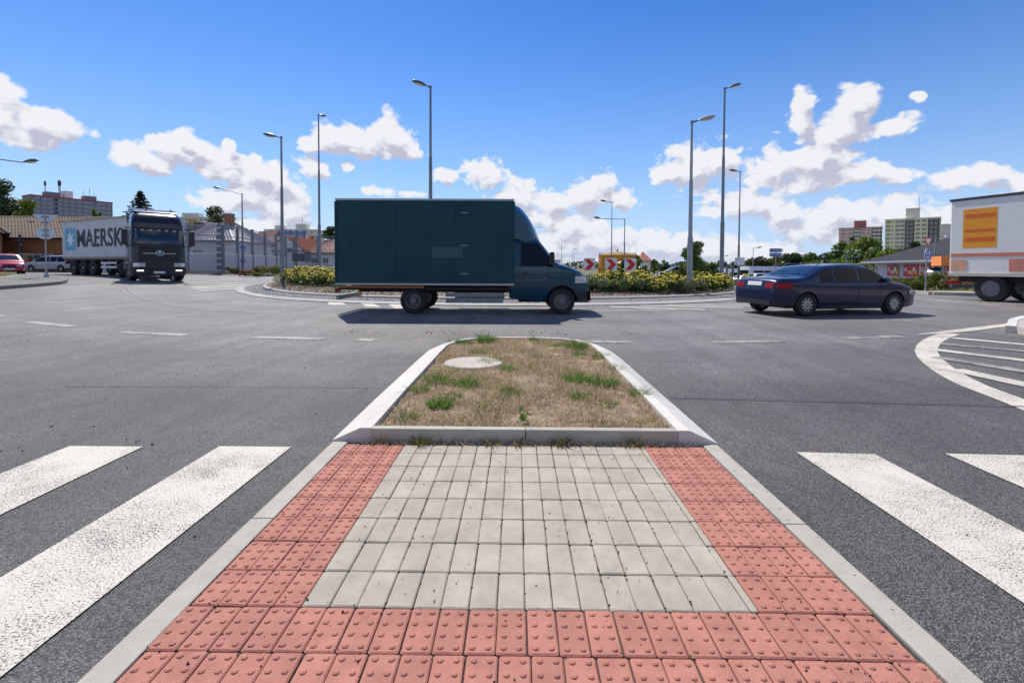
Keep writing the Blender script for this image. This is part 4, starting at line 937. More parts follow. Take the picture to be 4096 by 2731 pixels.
# spruce
p = at(561, 758, 88); zb = Hh(p.x, p.y); h = p.z-zb; t = empty('spruce_tree', (p.x, p.y, zb), 0, 'dark spruce rising behind the lorry cab', 'tree'); MB().tube((0, 0, 0), (0, 0, h), .22, .03, 7).build('trunk', M_BARK, t)
r = np.random.default_rng(5); C = []; Ra = []
for i in range(120):
    u = i/120; zc = h*(.30+.68*u); L_ = (1-u)**.9*5.4+.2; a = i*2.399; nseg = 6
    for k_ in range(nseg):
        q = L_*(k_+.6)/nseg; C.append((q*math.cos(a), q*math.sin(a), zc-.22*q+.035*q*q)); Ra.append((.42*(1.1-u*.6), .42*(1.1-u*.6), .16))
leaf_mesh('crown', C, Ra, 12000, .15, leafmat('spruce_needle', (.012, .022, .014), (.03, .045, .025), .15), t, 8, shell=.2)
# trees across the roundabout, middle
G_ = 'young trees beyond the roundabout'
tree(2492, 1040, 52, 60, M_T1, 'round grey-green tree between the chevron signs', 900, .1, grp=G_); tree(2550, 1022, 66, 58, M_T3, 'yellow-green tree right of the last chevron sign', 1200, .09, grp=G_)
tree(2583, 1060, 40, 58, M_T3, 'small bright tree below the red-roofed house', 600, .09, grp=G_)
tree(2616, 1035, 42, 50, M_T1, 'spindly young tree right of the red-roofed house', 420, .09, .25, grp=G_); tree(2655, 1040, 58, 70, M_T2, 'thin dark tree above the dark van', 650, .11, .4, grp=G_)
tree(2780, 965, 112, 42, M_T1, 'tallest young tree behind the thick lamp', 3000, .07, .12, grp=G_); tree(2738, 992, 50, 43, M_T1, 'narrow tree left of the thick lamp', 900, .07, .1, grp=G_)
tree(2805, 1035, 110, 44, M_T1, 'bushy tree below the tallest young tree', 2200, .07, .05, grp=G_); tree(2850, 1050, 80, 48, M_T1, 'bush-like tree left of the buses', 1500, .08, .05, grp=G_)
tree(2705, 1080, 90, 46, M_T4, 'low green tree behind the dark van', 1200, .07, .05, grp=G_)
G_ = 'far wood on the right'
for px, pt, w, Y, m, k_, lab in ((2890, 1052, 90, 150, M_T2, 700, 'dark far tree behind the slim lamp'), (2960, 1052, 80, 160, M_T2, 700, 'dark far tree above the buses'), (3040, 1026, 100, 130, M_T2, 1500, 'round dark tree just left of the direction sign'), (3110, 1022, 90, 128, M_T1, 1400, 'tree right behind the direction sign'), (3180, 1010, 100, 125, M_T2, 1600, 'tree right of the direction sign with a thin top'), (3240, 1014, 100, 120, M_T1, 1500, 'mid-green tree behind the car roof, left of two'), (3300, 1010, 100, 118, M_T2, 1600, 'dark tree behind the car roof, right of two'), (3340, 1002, 90, 120, M_T1, 1500, 'tree left of the double-headed lamp'), (3372, 965, 90, 115, M_T1, 1900, 'dark green tree before the pink block'), (3408, 950, 34, 118, M_T2, 700, 'slim dark poplar before the pink block'),
    (3462, 944, 150, 105, M_T3, 5200, 'large bright green tree before the pink block'), (3400, 1000, 120, 98, M_T1, 2200, 'tree behind the double-headed lamp'), (3500, 985, 110, 100, M_T1, 2200, 'green tree at the right foot of the large bright one'), (3560, 990, 100, 96, M_T3, 2200, 'bright tree before the yellow block above the store roof'), (3610, 990, 90, 98, M_T1, 1800, 'tree before the yellow block right of the bright one'), (3660, 965, 80, 110, M_T2, 1600, 'dark tree between the yellow block and the yield sign'), (3300, 1055, 160, 90, M_T1, 2400, 'low dense tree above the car bonnet'), (3440, 1052, 170, 84, M_T4, 2600, 'low bright bushes behind the parked cars')):
    tree(px, pt, w*1.35, Y, m, lab, int(k_*1.5), None, .03, grp=G_)
tl = leaf_mesh('far_treeline', [(x, 420+20*math.sin(x*.05), 2.5+1.5*math.sin(x*.13)) for x in range(-120, 330, 6)], [(7, 5, 3.6)]*75, 9000, 1.1, M_T2, None, 5)
tag(tl, 'low dark treeline along the horizon', 'treeline', kind='stuff')
# weeds at the foot of the noise barrier and bushes of the right verge
for px, pt, w, Y, m, lab in ((935, 1062, 60, 37.5, M_T5, 'dark dry weeds at the corner of the noise barrier'), (985, 1078, 60, 36, M_T6, 'rust-coloured weeds at the foot of the small lamp'), (1030, 1060, 90, 38, M_T5, 'olive weed clump right of the small lamp'), (1075, 1056, 80, 39, M_T4, 'greener weed clump second right of the small lamp'), (1105, 1064, 70, 41, M_T5, 'olive weeds left of the tall lamp'), (1160, 1068, 70, 43, M_T5, 'pale weeds just behind the left rose bed'), (1030, 1084, 60, 36, M_T4, 'low green weeds at the kerb before the olive clump'), (1215, 1062, 60, 47, M_T4, 'green weeds behind the rose bed before the bar fence')):
    shrub(px, pt, w, Y, m, lab, 1700, .045, 'weeds along the noise barrier')
for px, pt, w, Y, m, lab in ((3330, 1098, 130, 29, M_T4, 'bush behind the car bonnet at the left end of the hedge strip'), (3420, 1108, 120, 28, M_T4, 'olive bush right of the car bonnet'), (3490, 1100, 120, 27.5, M_T5, 'brownish bush right of the bonnet, behind'), (3525, 1118, 110, 26, M_T3, 'bright leafy bush in the front of the verge'), (3575, 1112, 100, 26, M_T4, 'dense bush in the middle of the verge'), (3610, 1100, 110, 27, M_T5, 'dry brownish bush behind the middle of the verge'), (3650, 1112, 100, 25.5, M_T4, 'tall-stemmed green bush left of the yield sign'), (3690, 1094, 80, 26, M_T4, 'green bush right behind the yield sign post'), (3745, 1078, 90, 25.5, M_T4, 'tall green bush right of the yield sign'), (3790, 1090, 90, 25, M_T5, 'dry bush left of the white trailer'), (3840, 1088, 100, 26, M_T6, 'rust-tinted bush beside the white trailer'), (3900, 1095, 120, 27, M_T4, 'bush hidden behind the white trailer'), (3240, 1108, 120, 31, M_T4, 'bush seen through behind the dark car')):
    shrub(px, pt, w, Y, m, lab, 2400, .05, 'bushes of the right verge')
def vgrass(x0, x1, y0, y1):
    def f(n, r):
        x = r.uniform(x0, x1, n); y = r.uniform(y0, y1, n); d = np.hypot(x-CXY[0], y-CXY[1]); k_ = d > 22.6; x, y = x[k_], y[k_]
        k_ = np.array([mn.noise(Vector((a*.5, b*.5, 1))) > -.2 for a, b in zip(x, y)]); x, y = x[k_], y[k_]
        return np.stack([x, y, np.array([Hh(a, b)+.09 for a, b in zip(x, y)])], 1)
    return f
tag(blades('verge_grass', 26000, vgrass(15, 34, 22.4, 36), (.06, .3), .01, M_STRAWG, lean=.8, seed=31, seg=1), 'rough dry grass of the right verge', 'grass', kind='stuff')
tag(blades('verge_grass', 16000, vgrass(-32, -12, 36, 54), (.06, .3), .012, M_STRAWG, lean=.8, seed=32, seg=1), 'rough dry grass at the foot of the noise barrier', 'grass', kind='stuff')
def bedgrass(n, r):
    x = r.uniform(-26, -16, n); y = r.uniform(12, 24, n); k_ = np.array([inpoly(a, b, bed) for a, b in zip(x, y)]); x, y = x[k_], y[k_]
    return np.stack([x, y, np.array([Hh(a, b)+.16 for a, b in zip(x, y)])], 1)
tag(blades('bed_grass', 9000, bedgrass, (.08, .28), .01, M_STRAWG, lean=.7, seed=33, seg=1), 'yellow-green grass of the small bed at the left edge', 'grass', kind='stuff')
def mulch(n, r):
    a = R(190)+R(165)*r.random(n); q = R1-.35-2.6*r.random(n)**.9; x, y = C1[0]+q*np.cos(a), C1[1]+q*np.sin(a)
    return np.stack([x, y, np.array([Hh(u, v) for u, v in zip(x, y)])+.13+.25*(1-(q/R1)**2)], 1)
tag(blades('bark_chips', 9000, mulch, (.04, .12), .016, leafmat('mulch_chip', (.12, .08, .05), (.42, .34, .26), .1), lean=1.45, seed=34, seg=1), 'bark chips of the rose bed on the roundabout', 'bark chips', kind='stuff')
tag(blades('bed_weeds', 5000, lambda n, r: (lambda P: P[np.array([mn.noise(Vector((a[0]*.6, a[1]*.6, 4))) > .05 for a in P])])(mulch(n, r)), (.05, .16), .010, M_GREENG, lean=.8, seed=35, seg=1), 'green weeds creeping over the mulch of the rose bed', 'weeds', kind='stuff')
# ------------------------------------------------------------------ buildings
M_WALLW = mat('white_render', (.80, .78, .76), .85, var=.08, scale=.8)
M_WIN = mat('window_glass', (.15, .18, .23), .15, var=.3, scale=.4, spec=.8)
M_FRAME = mat('window_frame', (.72, .72, .70), .5, var=.05)
def window(par, x, z, w, h, name='window', y=0., div=1, cache={}):
    key = (round(w, 2), round(h, 2), div)
    if key not in cache:
        mb = MB(); f = .09 if w > .8 else .06
        mb.box((0, -.02, 0), (w, .06, h), mi=0)
        n_ = div+1; ww = (w-f*(n_+1))/n_
        for i in range(n_): mb.box((-w/2+f+ww/2+i*(ww+f), -.055, 0), (ww, .02, h-2*f), mi=1)
        o = mb.build(name, [M_FRAME, M_WIN]); cache[key] = o.data; bpy.data.objects.remove(o)
    o = bpy.data.objects.new(name, cache[key]); link(o, par); o.location = (x, y, z); return o
def frame_root(name, A, B, lab, cat='building', z=0.):
    """thing whose x axis runs along the facade from A to B, y away from us"""
    return empty(name, (A.x, A.y, z), math.atan2(B.y-A.y, B.x-A.x), lab, cat), math.dist(A.xy, B.xy)
def panel_block(pa, Ya, pb, Yb, depth, lab, wall, secs, trim=None, floors=7, fl=2.8, boxes=(), end=None, end_win=True, base=None):
    A, B = at(*pa, Ya), at(*pb, Yb); zt = (A.z+B.z)/2; t, W = frame_root('apartment_block', A, B, lab)
    MB().box((W/2, depth/2, zt/2-1), (W, depth, zt+2)).build('wall', wall, t)
    MB().box((W/2, depth/2, zt+.25), (W+.5, depth+.5, .7)).build('parapet', trim or wall, t)
    for (x0, x1, kind, xs_) in secs:
        if kind == 'balcony':
            MB().box(((x0+x1)/2*W, .35, zt/2-.2), ((x1-x0)*W, .9, zt-.6)).build('loggia_shade_slab', mat('painted_loggia_shade', (.075, .06, .055), .8, var=.3, scale=.3), t)  # dark slab on the wall; its colour stands for the shade inside the loggia
            for k_ in range(floors):
                z = zt-(k_+1)*fl+.15
                MB().box(((x0+x1)/2*W, -.3, z), ((x1-x0)*W-.3, .5, .16)).box(((x0+x1)/2*W, -.5, z+.55), ((x1-x0)*W-.35, .06, .75), mi=1).build('balcony', [M_FRAME, xs_ or mat('balcony_rail', (.25, .22, .2), .7)], t)
                for q in (.3, .7): window(t, (x0+(x1-x0)*q)*W, z+1.75, 1.5, 1.3, y=-.13)
        else:
            if kind == 'proud': MB().box(((x0+x1)/2*W, -.25, zt/2-.5), ((x1-x0)*W, .5, zt+1.05)).build('wall_section', wall if not isinstance(kind, tuple) else kind, t)
            for (x, w) in xs_:
                for k_ in range(floors): window(t, x*W, zt-k_*fl-1.45, w, 1.55 if w > 1 else 1.3, y=-.5 if kind == 'proud' else 0, div=1 if w < 2.5 else 3)
    for (x0, x1, h, c) in boxes: MB().box(((x0+x1)/2*W, depth*.4, zt+h/2+.5), ((x1-x0)*W, depth*.45, h)).build('roof_box', c or wall, t)
    return t, W, zt
M_GRB = mat('grey_panel', (.21, .215, .26), .85, var=.06, scale=.2); M_REDT = mat('red_trim', (.48, .06, .05), .7); M_PKB = mat('pink_panel', (.72, .46, .42), .85, var=.06, scale=.2); M_PKD = mat('dark_pink_panel', (.36, .15, .14), .85)
M_YEB = mat('yellow_panel', (.86, .79, .44), .85, var=.07, scale=.2); M_CRB = mat('cream_panel', (.70, .68, .58), .85, var=.06, scale=.2)
xs = [(.06, 2.4), (.145, 2.4), (.50, 0), (.33, 2.4), (.41, 2.4)]
t, W, zt = panel_block((122, 782), 300, (450, 812), 338, 14, 'grey panel apartment block with red roof edge and aerials above the brown house', M_GRB,
    [(0, 1, 'wall', [(.07, 2.2), (.155, 2.2), (.255, 4.6), (.305, 4.6), (.405, 2.2), (.485, 2.2), (.565, 2.2), (.645, 2.2), (.735, 4.6), (.785, 4.6), (.875, 2.2), (.95, 2.2)])], trim=M_REDT, floors=5, boxes=((.19, .36, 3.2, M_GRB), (.41, .51, 5., M_WALLW), (.66, .81, 3.2, M_GRB)))
MB().box((W/2, -.1, zt-14.2), (W+.3, .3, 1.1)).build('red_band', M_REDT, t)
for x, h in ((.2, 11), (.36, 12.5), (.375, 12.5), (.665, 7), (.74, 9.5), (.8, 6.5)):
    MB().tube((x*W, 5, zt), (x*W, 5, zt+h), .22 if h > 10 else .1, n=6).box((x*W, 5, zt+h*.82), (1.0 if h > 10 else .5, .5, h*.25 if h > 10 else .2)).build('aerial', M_DARK, t)
panel_block((3356, 919), 380, (3530, 906), 365, 14, 'pink panel apartment block behind the large bright tree', M_PKB,
    [(.02, .33, 'proud', [(.10, 2.4), (.19, 1.0), (.27, 2.4)]), (.335, .52, 'balcony', M_FRAME), (.53, .75, 'wall', [(.58, 2.2), (.69, 2.2)]), (.76, .99, 'balcony', M_FRAME)], trim=M_PKD, floors=6, boxes=((.36, .64, 5.5, M_PKD),))
t, W, zt = panel_block((3541, 886), 330, (3762, 866), 312, 16, 'tall yellow panel apartment block beside the white trailer', M_YEB,
    [(.01, .36, 'wall', [(.06, 2.2), (.14, .9), (.235, 2.2), (.325, 2.2)]), (.375, .545, 'balcony', mat('brown_rail', (.16, .11, .08), .7)), (.555, .78, 'proud', [(.61, 2.2), (.72, 2.2)]), (.79, .985, 'balcony', mat('brown_rail2', (.14, .10, .07), .7))], floors=9, boxes=((.38, .64, 7, M_CRB),))
MB().box((W+.2, 8, zt/2), (.5, 16.3, zt+1)).build('end_wall', M_CRB, t); MB().tube((.62*W, 6, zt), (.62*W, 6, zt+15), .12, n=5).build('aerial', M_DARK, t)
panel_block((3790, 900), 420, (3880, 905), 440, 14, 'pale panel block half hidden behind the white trailer', M_CRB, [(0, 1, 'wall', [(.15, 2.2), (.4, 2.2), (.65, 2.2), (.9, 2.2)])], floors=5)
t, W, zt = panel_block((716, 868), 360, (832, 874), 360, 14, 'pale apartment block with an orange band of windows beside the lorry', M_CRB, [(0, .3, 'wall', [(.1, 2.2), (.24, 2.2)]), (.66, 1, 'wall', [(.75, 2.2), (.92, 2.2)])], floors=4, boxes=((.02, .6, 3.4, M_CRB),))
for k_ in range(3): MB().box((.46*W, -.12, zt-2.0-k_*3.6), (.34*W, .3, 1.9)).build('orange_band', mat('orange_panel', (.75, .33, .03), .7), t); window(t, .46*W, zt-3.8-k_*3.6, .32*W-1, 1.6, y=-.1, div=3)
t, W, zt = panel_block((1056, 919), 330, (1267, 922), 330, 13, 'blue and white panel apartment block above the gabled houses', M_CRB, [(0, 1, 'wall', [(x, 2.3) for x in (.04, .11, .175, .24, .31, .38, .45, .52, .59, .655, .72, .79)]), (0, 1, 'wall', [(.9, 1.6)])], floors=4, boxes=((.17, .33, 3, M_CRB), (.57, .77, 4, M_CRB)))
M_BLB = mat('blue_panel', (.10, .22, .50), .8, var=.08, scale=.2)
for k_ in range(4): MB().box((.42*W, -.04, zt-2.6-k_*2.8), (.74*W, .1, 1.0)).build('blue_band', M_BLB, t)
for x in (.14, .28, .42, .5, .62, .76): MB().box((x*W, -.035, zt-5), (.045*W, .09, 10)).build('blue_strip', M_BLB, t)
MB().tube((.67*W, 5, zt), (.67*W, 5, zt+9), .12, n=5).build('aerial', M_DARK, t)

def roof_plane(mb, A, B, C, D, tw=.32, tl=.36, lift=.07):
    """overlapping tiles between eave A-B and ridge D-C"""
    A, B, C, D = map(Vector, (A, B, C, D)); ln = ((D-A).length+(C-B).length)/2; hmax = max((D-A).length*1., .1)
    mid0, mid1 = (A+B)/2, (C+D)/2; ns = max(1, int((mid1-mid0).length/tl)); nrm_ = (B-A).cross(mid1-mid0).normalized()
    if nrm_.z < 0: nrm_ = -nrm_
    for j in range(ns):
        t0, t1 = j/ns, min(1, (j+1.12)/ns); l0, r0_ = A.lerp(D, t0), B.lerp(C, t0); l1, r1_ = A.lerp(D, t1), B.lerp(C, t1); w = (r0_-l0).length; nw = max(1, round(w/tw))
        for i in range(nw):
            a, b = l0.lerp(r0_, i/nw), l0.lerp(r0_, (i+1)/nw); c, d = l1.lerp(r1_, (i+1)/nw), l1.lerp(r1_, i/nw); m_, m2 = (a+b)/2, (c+d)/2
            u = nrm_*lift; v = nrm_*(lift*2.2); q = nrm_*.01
            k_ = len(mb.v); mb.v += [tuple(p) for p in (a+u*.3, m_+v, b+u*.3, c+q, m2+u*1.2, d+q, a-nrm_*.03, b-nrm_*.03)]
            mb.f += [(k_, k_+1, k_+4, k_+5), (k_+1, k_+2, k_+3, k_+4), (k_+6, k_+7, k_+2, k_+1, k_)]; mb.m += [0]*3
    return mb
def house(px0, px1, Y0, Y1, z0, zw, zr, depth, lab, wall, roofm, kind='gable_side', hip=2.5, over=.5, tw=.32, rise=None, wins=()):
    A, B = at(px0, 1060, Y0), at(px1, 1060, Y1); t, W = frame_root('house', A, B, lab, 'house', z0); zw -= z0; zr -= z0
    MB().box((W/2, depth/2, zw/2-.3), (W, depth, zw+.6)).build('wall', wall, t); mb = MB(); o_ = over; e = zw
    if kind == 'gable_side':
        roof_plane(mb, (-o_, -o_, e-.15), (W+o_, -o_, e-.15), (W+o_, depth/2, zr), (-o_, depth/2, zr), tw)
        MB().add([(-o_, depth/2, zr), (W+o_, depth/2, zr), (W+o_, depth+o_, e-.15), (-o_, depth+o_, e-.15)], [(0, 1, 2, 3)]).build('rear_roof', roofm, t)
        MB().prism([(0, e), (depth, e), (depth/2, zr-.1)], 0.02, .2, 'x').build('gable', wall, t); MB().prism([(0, e), (depth, e), (depth/2, zr-.1)], W-.2, W-.02, 'x').build('gable', wall, t)
    elif kind == 'gable_front':
        MB().prism([(0, e), (W, e), (W/2, zr-.12)], 0.0, .25, 'y').build('gable', wall, t)
        roof_plane(mb, (-o_, depth, e-.2), (-o_, -o_*.4, e-.2), (W/2, -o_*.4, zr), (W/2, depth, zr), tw); roof_plane(mb, (W+o_, -o_*.4, e-.2), (W+o_, depth, e-.2), (W/2, depth, zr), (W/2, -o_*.4, zr), tw)
    else:
        P = [(-o_, -o_, e-.1), (W+o_, -o_, e-.1), (W+o_, depth+o_, e-.1), (-o_, depth+o_, e-.1)]; r0_, r1_ = (hip, depth/2, zr), (W-hip, depth/2, zr)
        roof_plane(mb, P[0], P[1], r1_, r0_, tw); roof_plane(mb, P[1], P[2], r1_, r1_, tw); roof_plane(mb, P[3], P[0], r0_, r0_, tw); MB().add([P[2], P[3], r0_, r1_], [(0, 1, 2, 3)]).build('rear_roof', roofm, t)
        MB().path([P[0], r0_, r1_, P[1]], .11, 6).build('ridge_tiles', roofm, t)
    o = mb.build('roof_tiles', roofm, t, fix=False); o['kind'] = 'stuff'
    if kind == 'gable_side': MB().tube((-o_, depth/2, zr+.03), (W+o_, depth/2, zr+.03), .13, n=8).build('ridge_tiles', roofm, t)
    MB().tube((-o_, -o_-.06, e-.12), (W+o_, -o_-.06, e-.12), .07, n=8).build('gutter', M_DARK, t)
    for x, z, w, h in wins: window(t, x*W, z-z0, w, h, y=-.03)
    return t, W
M_BRW = mat('brown_render', (.33, .145, .06), .9, var=.08, scale=1.2, bump=.3, bscale=14); M_TBR = mat('brown_roof_tile', (.27, .18, .12), .8, var=.22, scale=2.5)
M_TPA = mat('pale_roof_tile', (.40, .36, .345), .55, var=.12, scale=2.5); M_TOR = mat('orange_roof_tile', (.48, .15, .06), .75, var=.2, scale=2.5); M_TRD = mat('red_roof_tile', (.40, .20, .15), .7, var=.2, scale=2.5); M_TGR = mat('grey_roof_tile', (.30, .26, .25), .7, var=.2, scale=2.5)
t, W = house(-260, 372, 45, 46, .5, 3.95, 6.25, 9, 'long brown house with a brown tiled roof at the left edge', M_BRW, M_TBR, wins=[(.405, 1.75, 1.5, 1.2), (.445, 1.75, 0.9, 1.2), (.672, 1.75, 1.5, 1.15), (.712, 1.75, 1.0, 1.15)])
for q in (.42, .52, .62, .73, .83, .93): MB().box((q*W, 3.2, 5.15), (.5, .25, .2)).build('roof_vent', M_TBR, t)
house(380, 640, 46.5, 52, .5, 3.9, 5.95, 9, 'right-hand wing of the brown house behind the white container', M_BRW, M_TBR, 'hip', 1.5)
t, W = house(-330, 8, 39, 42.5, .5, 4.2, 6.6, 8, 'neighbouring house roof cut by the left edge of the picture', M_BRW, mat('dark_roof_tile', (.12, .075, .055), .8, var=.2), 'hip', 2.0)
t, W = house(735, 930, 50, 50, .5, 3.95, 6.65, 8, 'white house with a pale hip roof and brick chimney behind the noise barrier', M_WALLW, M_TPA, 'hip', 3.2, wins=[(.3, 2.4, 1.2, 1.2)])
MB().box((1.1+1.9, 3.2, 5.6), (.75, .75, 1.8)).box((3.0, 3.2, 6.55), (.85, .85, .12), mi=1).build('chimney', [mat('chimney_brick', (.33, .17, .10), .9, var=.15, scale=5), M_TGR], t)
t, W = house(935, 1062, 56, 62, .5, 4.4, 6.3, 7, 'low white house with a grey roof and dormer behind the receding barrier', M_WALLW, M_TGR, wins=[(.25, 2.6, 1.0, 1.1), (.6, 2.6, 1.0, 1.1)])
MB().prism([(0, 3.9), (2.4, 3.9), (1.2, 5.1)], 0, 2.6, 'y').box((1.2, 1.1, 3.6), (2.2, 2.2, 1.4)).build('dormer', [M_WALLW], t)
house(1000, 1050, 66, 66, .5, 4.9, 6.2, 7, 'brown-roofed house peeping between the pale roof and the gabled house', M_WALLW, mat('brick_roof_tile', (.30, .13, .09), .8, var=.15))
t, W = house(1075, 1212, 62, 62, .5, 3.3, 5.25, 9, 'white gabled house with an orange roof beside the tall lamp', M_WALLW, M_TOR, 'gable_front', wins=[(.62, 3.4, .7, .6)])
house(1150, 1238, 67, 67, .5, 4.2, 5.75, 8, 'orange tiled roof rising behind the white gable', M_WALLW, M_TOR, 'hip', 2.2)
t, W = house(1214, 1345, 64, 62, .5, 3.1, 5.3, 8, 'white house with a large reddish tiled roof left of the truck', M_WALLW, M_TRD, 'hip', 2.6, wins=[(.35, 1.9, 1.0, 1.0), (.7, 1.9, 1.0, 1.0)])
t, W = house(2560, 2602, 160, 160, 0, 3.6, 6.6, 7, 'small far house with a pinkish red roof right of the yellow tank', M_WALLW, mat('pink_roof_tile', (.55, .2, .15), .7), 'hip', 1.6, tw=1.)
# stone wayside monument before the brown house
p = at(80, 1000, 42.5); t = empty('stone_monument', (p.x, p.y, .5), .3, 'weathered stone pedestal with an iron cross in front of the brown house', 'monument')
M_STONE = mat('weathered_stone', (.22, .19, .15), .95, var=.4, scale=5, bump=.8, bscale=20)
MB().box((0, 0, .35), (1.1, 1.1, .9)).box((0, 0, 1.1), (.8, .8, .9), taper=.9).box((0, 0, 1.66), (1.15, 1.15, .22)).build('pedestal', M_STONE, t, bevel=.02)
MB().box((0, 0, 2.6), (.14, .14, 1.8)).box((0, 0, 2.95), (.7, .12, .14)).lathe([(.0, -.1), (.16, 0), (0, .12)], 8, c=(0, -.08, 2.55)).build('cross', M_DARK, t)

# noise barrier ----------------------------------------------------
M_BARR = mat('barrier_panel', (.52, .51, .56), .6, var=.08, scale=2); M_BPOST = mat('barrier_post', (.22, .23, .25), .5, .5, var=.1)
def clear_mat():
    m = bpy.data.materials.new('clear_panel'); m.use_nodes = True; n = m.node_tree.nodes; l = m.node_tree.links
    tr = n.new('ShaderNodeBsdfTransparent'); tr.inputs[0].default_value = (.88, .90, .93, 1); mx_ = n.new('ShaderNodeMixShader'); mx_.inputs[0].default_value = .07
    b = n['Principled BSDF']; b.inputs['Base Color'].default_value = (.55, .57, .62, 1); b.inputs['Roughness'].default_value = .15
    l.new(tr.outputs[0], mx_.inputs[1]); l.new(b.outputs[0], mx_.inputs[2]); l.new(mx_.outputs[0], n['Material Output'].inputs[0]); return m
M_CLEAR = clear_mat()
def barrier(P, zlow, zmid, ztop, lab, solid=True, bars=True, post_w=.16, step=.11):
    t = empty('noise_barrier', (0, 0, 0), 0, lab, 'noise barrier')
    for i, p in enumerate(P):
        MB().box((p[0], p[1], (ztop+.25)/2+.1), (post_w, post_w*1.1, ztop-.1), math.atan2(P[min(i+1, len(P)-1)][1]-P[max(i-1, 0)][1], P[min(i+1, len(P)-1)][0]-P[max(i-1, 0)][0])).build('post', M_BPOST, t)
    for a, b in zip(P[:-1], P[1:]):
        d = math.dist(a, b); rz = math.atan2(b[1]-a[1], b[0]-a[0]); c = ((a[0]+b[0])/2, (a[1]+b[1])/2); w = d-post_w-.02; z0 = Hh(*c)-.05
        if solid:
            nr = 10; hh_ = (zlow-z0)/nr
            for k_ in range(nr): MB().box((*c, z0+hh_*(k_+.5)), (w, .10 if k_ % 2 else .13, hh_*.97), rz).build('barrier_plank', M_BARR, t)
        MB().box((*c, zlow+.05), (w, .14, .1), rz).build('rail', M_FRAME, t); MB().box((*c, zmid), (w, .07, .06), rz).build('rail', M_GALV, t)
        if solid: MB().box((*c, (zlow+ztop)/2+.08), (w, .02, ztop-zlow-.06), rz).build('clear_panel', M_CLEAR, t)
        if bars:
            mb = MB(); n_ = int(w/step); ux, uy = math.cos(rz), math.sin(rz)
            for k_ in range(n_):
                s = (k_+.5)/n_*w-w/2; mb.box((c[0]+ux*s+uy*.03, c[1]+uy*s-ux*.03, (zlow+ztop)/2+.06), (.016, .016, ztop-zlow-.08), rz)
            o = mb.build('bars', M_GALV, t, fix=False); o['kind'] = 'stuff'
        MB().box((*c, ztop+.06), (w, .05, .05), rz).build('rail', M_GALV, t)
    return t
barrier([(-36.6, 41), (-33.6, 40.5), (-30.6, 40), (-27.65, 39.5), (-24.75, 39)], 2.2, 3.75, 4.55, 'noise barrier section facing the road beside the black lorry cab')
t = MB().box((-24.55, 38.9, 2.5), (.42, .42, 4.2)).build('barrier_pillar', mat('pillar_concrete', (.16, .17, .19), .8)); tag(t, 'thick grey pillar at the corner of the noise barrier', 'pillar')
for k_ in range(8): MB().box((-24.60, 38.68, .85+k_*.5), (.44, .03, .14)).build('pillar_plate', M_BARR, t)
n_ = 7; Pr = [(-24.9-2.3*(i/6)**1.2, 39.3+18*i/6) for i in range(n_)]
barrier(Pr, 2.2, 3.75, 4.55, 'receding noise barrier with clear upper panels behind the small lamp', bars=False, post_w=.2)
barrier([(-26.9, 57.3), (-24.2, 57), (-21.5, 56.8), (-18.8, 56.6), (-16.1, 56.4)], 1.5, 3.1, 4.75, 'grey bar fence between the houses and the rose bed', solid=False, step=.16)

# yellow tank --------------------------------------------------------
def tank(px, Y, wpx, ptop, rad_k, lab):
    p = at(px, ptop, Y); rr_ = wpx*Y/F/2; t = empty('storage_tank', (p.x, p.y, 0), 0, lab, 'tank'); h = p.z; m = mat('rusty_yellow', (.60, .27, .035), .7, var=.35, scale=.35)
    MB().lathe([(rr_, 0), (rr_, h)], 64).build('tank_wall', m, t, smooth=40); MB().lathe([(rr_+.1, h), (rr_*.6, h+rr_*.12), (0.01, h+rr_*.2)], 64).build('tank_roof', mat('rusty_roof', (.42, .22, .07), .8, var=.35, scale=.5), t, smooth=40)
    mb = MB()
    for i in range(48): a = i/48*6.283; mb.tube((rr_*math.cos(a), rr_*math.sin(a), h), (rr_*math.cos(a), rr_*math.sin(a), h+1.1), .05, n=4)
    for z in (.55, 1.1):
        for i in range(48): a, b = i/48*6.283, (i+1)/48*6.283; mb.tube((rr_*math.cos(a), rr_*math.sin(a), h+z), (rr_*math.cos(b), rr_*math.sin(b), h+z), .04, n=4)
    mb.build('railing', M_DARK, t, fix=False); mb = MB()
    for i in range(36): a = i/36*6.283; mb.tube(((rr_+.05)*math.cos(a), (rr_+.05)*math.sin(a), 0), ((rr_+.05)*math.cos(a), (rr_+.05)*math.sin(a), h), .06, n=4)
    mb.build('wall_ribs', m, t, fix=False)
    MB().tube((0, 0, h+rr_*.18), (0, 0, h+rr_*.2+1.2), .35).build('vent', M_DARK, t); return t
tank(2470, 250, 146, 1021, 0, 'large rusty yellow storage tank behind the chevron signs'); tank(2535, 290, 60, 1033, 0, 'smaller rusty tank half hidden behind the large yellow one')
